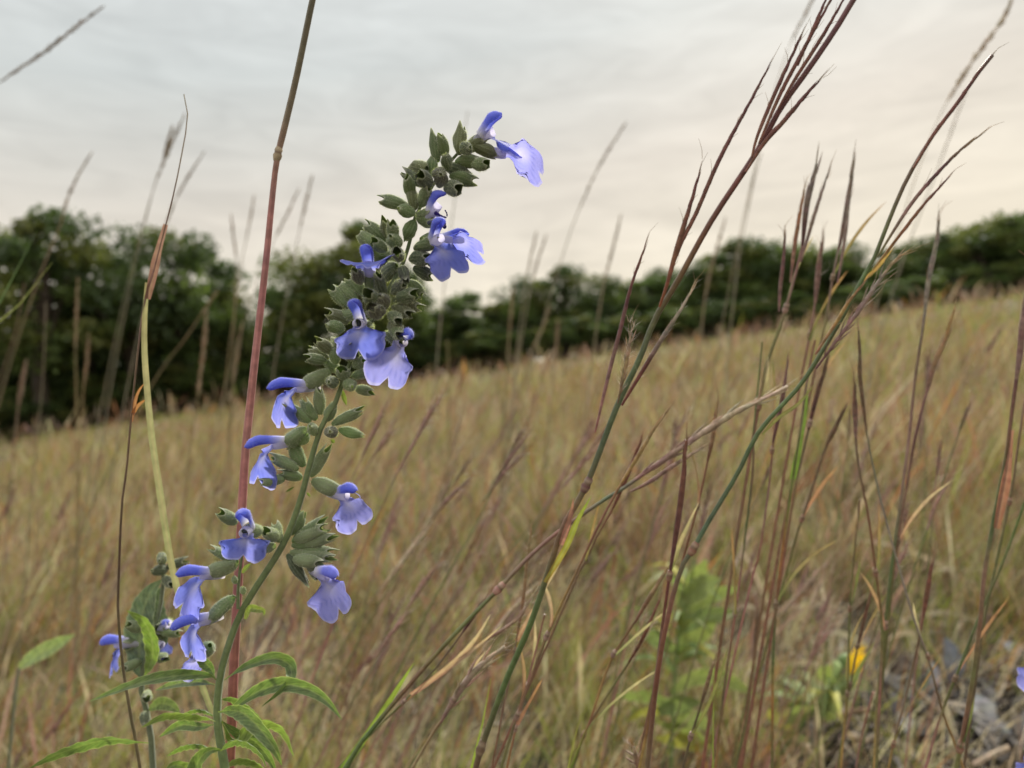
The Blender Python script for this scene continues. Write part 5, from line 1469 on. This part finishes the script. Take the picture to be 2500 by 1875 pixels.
for i, (b, t_, w_, c_, lab) in enumerate(DL):
    random.seed(5000 + i)
    ub, vb = c7(*b); ut, vt = c7(*t_)
    p0, d0 = on_ground(ub, max(vb, vt), .015)
    root = thing('dead_leaf', lab, 'dead leaf', p0)
    s = d0 / FPX
    pa, pb_ = P(ub, vb, d0), P(ut, vt, d0 + .03)
    bend = FWD * random.uniform(.006, .02)
    pth, pr = spline([pa, pa.lerp(pb_, .5) - bend, pb_], 12)
    mb = MB()
    wdir = (pb_ - pa).normalized().cross(FWD).normalized() + FWD * random.uniform(-.5, .5)
    mb.ribbon(pth, [w_ * .62 * s * ramp([(0, .15), (.25, .8), (.5, 1), (.8, .7), (1, .08)], q) * random.uniform(.85, 1.1) for q in pr], wdir, [jit(c_, .15) for _ in pr], 9, random.uniform(.2, .6), wave=.15, rib=lerp(c_, BROWN, .3))
    mb.build('leaf_blade', M_DEAD, root, root.location)
    mb = MB()
    mb.tube([pa + (pa - pb_) * .12, pa + (pb_ - pa) * .06], [1.6 * s, 1.4 * s], [lerp(c_, BROWN, .5)] * 2, 5)
    mb.build('leaf_stalk', M_DEAD, root, root.location)
DB = [([(535, 1130), (600, 1080), (700, 1062), (780, 1085)], 'arching pale dry blade left of the yellow flower'), ([(800, 1085), (900, 1070), (990, 1075), (1075, 1100), (1085, 1130)], 'arching pale dry blade ending near the yellow flower'),
      ([(560, 750), (650, 760), (740, 830), (770, 880)], 'pale bent dry blade above the green leafy plant'), ([(1410, 945), (1480, 905), (1570, 900)], 'pale dry blade right of the yellow flower'),
      ([(1420, 870), (1560, 810), (1750, 790), (1960, 850)], 'long arching straw blade on the right slope'), ([(1230, 380), (1450, 420), (1700, 520), (1920, 670)], 'long straw blade sloping down to the right behind the stalks'),
      ([(1535, 1180), (1610, 1260), (1690, 1335)], 'straight pale stick lying across the grey dead leaves'), ([(1890, 1645), (1990, 1590), (2090, 1545)], 'whitish stick at the bottom right corner'),
      ([(960, 1530), (1000, 1600), (1040, 1659)], 'pale stick at the bottom left of the litter'), ([(1180, 1470), (1300, 1510)], 'short cream stick below the yellow flower'),
      ([(1040, 1400), (1200, 1350), (1340, 1330)], 'thin brown stick lying below the yellow flower'), ([(840, 780), (1000, 740), (1190, 770)], 'faint straw blade lying behind the yellow flower'),
      ([(330, 330), (420, 310), (500, 360)], 'bent tan blade behind the dark red stalk'), ([(1000, 930), (1120, 900), (1260, 950), (1330, 1010)], 'curved straw blade over the yellow flower')]
for i, (pp, lab) in enumerate(DB):
    random.seed(6000 + i)
    q = [c7(*p) for p in pp]
    ue, ve = max(q, key=lambda p: p[1])
    p0, d0 = on_ground(ue, ve + 25, .02)
    d0 = min(d0, 1.9)
    root = thing('dry_straw' if 'stick' not in lab else 'dry_stick', lab, 'dry grass' if 'stick' not in lab else 'stick', p0)
    c_ = jit((.46, .39, .28), .15) if 'brown' not in lab else (.24, .15, .1)
    if 'stick' in lab:
        pth, pr = spline([P(u, v, d0) for u, v in q], 10)
        mb = MB(); mb.tube(pth, [7 * d0 / FPX * (1 + .1 * math.sin(3 * k)) for k in range(10)], [jit(c_, .12) for _ in pr], 7)
        mb.build('stick_body', M_DEAD, root, root.location)
    else:
        blade(root, [(u, v, d0) for u, v in q], 13, c_, d0, name='blade', mat=M_DEAD)

# ------------------------------------------------------------------ trees
def crown_np(seed, nclump, leaves, R_=(2.4, 2.4, 2.9), low=0.35):
    r = np.random.default_rng(seed)
    cen = []
    while len(cen) < nclump:
        p = r.uniform(-1, 1, 3)
        q = np.linalg.norm(p)
        if .35 < q < 1:
            cen.append(p * np.array(R_) * .82)
    cen = np.array(cen)
    rad = r.uniform(.35, .95, nclump)
    k = r.integers(0, nclump, leaves)
    dirs = r.normal(size=(leaves, 3)); dirs /= np.linalg.norm(dirs, axis=1)[:, None]
    rr = r.random(leaves) ** .42
    pos = cen[k] + dirs * (rad[k] * rr)[:, None] * np.array([1.1, 1.1, .8])
    s = r.uniform(.06, .15, leaves)
    a = r.normal(size=(leaves, 3)); a /= np.linalg.norm(a, axis=1)[:, None]
    b = np.cross(a, r.normal(size=(leaves, 3))); b /= np.linalg.norm(b, axis=1)[:, None]
    V = np.zeros((leaves, 4, 3))
    V[:, 0] = pos - a * s[:, None]; V[:, 1] = pos + b * s[:, None] * .55; V[:, 2] = pos + a * s[:, None]; V[:, 3] = pos - b * s[:, None] * .55
    base = np.array([(.078, .118, .038), (.10, .14, .042), (.062, .092, .04), (.135, .15, .048)])
    ck = base[r.integers(0, 4, nclump)]
    c = ck[k] * r.uniform(.75, 1.3, (leaves, 1))
    return V, c, cen


TREE = []
for k in range(5):
    V, c, cen = crown_np(70 + k, 28, 6400, [(2.3, 2.3, 2.9), (2.6, 2.6, 2.5), (2.0, 2.0, 3.1), (2.9, 2.7, 2.3), (2.4, 2.4, 2.7)][k])
    zc = 3.9
    V[:, :, 2] += zc
    n = len(V)
    crown = fast_mesh('crown', V.reshape(-1, 3), np.arange(n * 4).reshape(n, 4), np.zeros((0, 3), int), np.repeat(c[:, None], 4, 1).reshape(-1, 3), M_CROWN)
    random.seed(700 + k)
    mb = MB()
    tp = [Vector((0, 0, -.3)), Vector((.08, .02, 1.0)), Vector((-.05, .06, 2.2)), Vector((.1, 0, 3.6)), Vector((0, .05, 5.0))]
    pth, pr = spline(tp, 14)
    mb.tube(pth, [.20 * (1.25 - t_) + (.06 if i == 0 else 0) for i, t_ in enumerate(pr)], [jit((.075, .06, .05), .2) for _ in pr], 9)
    for q in cen[::2]:
        st = pth[random.randrange(5, 11)]
        e = Vector(q) + Vector((0, 0, zc))
        lp_, lr = spline([st, st.lerp(e, .5) + Vector((0, 0, .25)), e], 8)
        mb.tube(lp_, [.07 * (1.1 - t_) for t_ in lr], [(.07, .055, .045)] * 8, 6)
    trunk = mb.mesh('trunk', M_BARK)
    TREE.append((crown, trunk))
TOP = 6.15      # proto height


def tree(u, vtop, dist, k, wide, label, group='trees along the edge of the meadow', name='oak_tree', sink=0.0, rot=None):
    x, y = P(u, 900, dist).x, P(u, 900, dist).y
    zt = P(u, vtop, dist).z
    zb = gz(x, y) - sink
    s = max(.35, (zt - zb) / TOP)
    r_ = thing(name, label, 'tree', (x, y, zb), group)
    r_.rotation_euler = (0, 0, rot if rot is not None else random.uniform(0, 6.28))
    r_.scale = (s * wide, s * wide, s)
    for nm, me_ in zip(('crown', 'trunk'), TREE[k]):
        o = bpy.data.objects.new(nm, me_)
        COL.objects.link(o)
        o.parent = r_
    return r_


random.seed(8000)
TR = [
    (-60, 560, 24, 1, 1.05, 'dark oak cut by the left edge of the picture'), (95, 528, 23, 0, 1.0, 'tallest dark oak at far left with sky showing through its crown'),
    (215, 600, 27, 3, .9, 'lower oak in the dip between the two left hand crowns'), (330, 575, 25, 4, 1.0, 'broad oak left of the thin brown stalk'), (440, 572, 26, 1, 1.0, 'rounded oak directly behind the thin brown stalk'),
    (540, 660, 27, 2, .95, 'oak sloping down to the sky gap at the tall pink stem'), (690, 690, 34, 3, .9, 'small oak in the gap just right of the tall pink stem'),
    (770, 566, 30, 2, 1.0, 'tall narrow oak left of the sage stem'), (870, 556, 31, 0, 1.0, 'tall oak directly behind the sage flowers'), (960, 650, 33, 4, .9, 'oak stepping down right of the sage stem'),
    (1060, 735, 36, 1, 1.0, 'low round oak at the lowest dip of the tree line'), (1160, 728, 37, 3, 1.0, 'low oak right of the tree line dip'), (1265, 700, 37, 4, .9, 'oak behind the tan stalks right of the sage'),
    (1370, 672, 38, 0, .9, 'loose crowned oak right of centre with sky gaps'), (1470, 690, 38, 1, .9, 'oak directly left of the leaning bluestem'), (1590, 688, 38, 3, .9, 'oak behind the leaning bluestem'),
    (1700, 665, 38, 4, .9, 'oak right of the leaning bluestem on the hill'), (1800, 605, 39, 0, .95, 'taller oak on the hill left of the purple forked spikes'), (1910, 592, 39, 2, 1.05, 'tall oak on the hill behind the purple forked spikes'),
    (2010, 622, 39, 1, .9, 'rounded oak between the two groups of hill spikes'), (2110, 640, 39, 4, .9, 'lower oak behind the right leaning bluestem'), (2210, 605, 39, 3, .9, 'oak left of the long grey spike on the hill'),
    (2310, 592, 38, 0, .9, 'oak right of the long grey spike on the hill'), (2410, 530, 37, 2, 1.1, 'tallest oak at the upper right of the hill'), (2530, 535, 36, 1, 1.05, 'oak cut by the right edge of the picture'),
]
for i, (u, v, dd, k, wd_, lab) in enumerate(TR):
    v -= 16 if u > 1000 else 0
    tree(u, v, dd, k, wd_ * (1.35 if u > 1000 else 1.05), lab)
# undergrowth and trees further in, closing the wood behind the front row
for i in range(50):
    u = -150 + i * 56 + random.uniform(-25, 25)
    vt = np.interp(u, [-150, 500, 600, 680, 760, 960, 1060, 1500, 1800, 2200, 2400, 2700], [800, 810, 840, 880, 830, 780, 765, 700, 630, 620, 545, 545]) + random.uniform(-30, 45)
    dd = np.interp(u, [-150, 600, 1000, 2700], [27, 32, 39, 41])
    tree(u, vt, dd, random.randrange(5), 1.5, 'dark undergrowth tree filling the wood behind the front row of oaks', 'undergrowth trees inside the wood', 'understory_tree', sink=1.2)
# low shrubs along the meadow edge
for i in range(46):
    u = -120 + i * 60 + random.uniform(-40, 40)
    vb = np.interp(u, [0, 600, 1000, 1500, 2000, 2500], [1050, 1000, 950, 885, 790, 715])
    dd = np.interp(u, [-150, 600, 1000, 2700], [22, 27, 34, 35.5])
    tree(u, vb - random.uniform(25, 75), dd, random.randrange(5), 1.6, 'low dark shrub at the foot of the trees along the meadow edge', 'shrubs along the meadow edge', 'shrub', sink=.3)
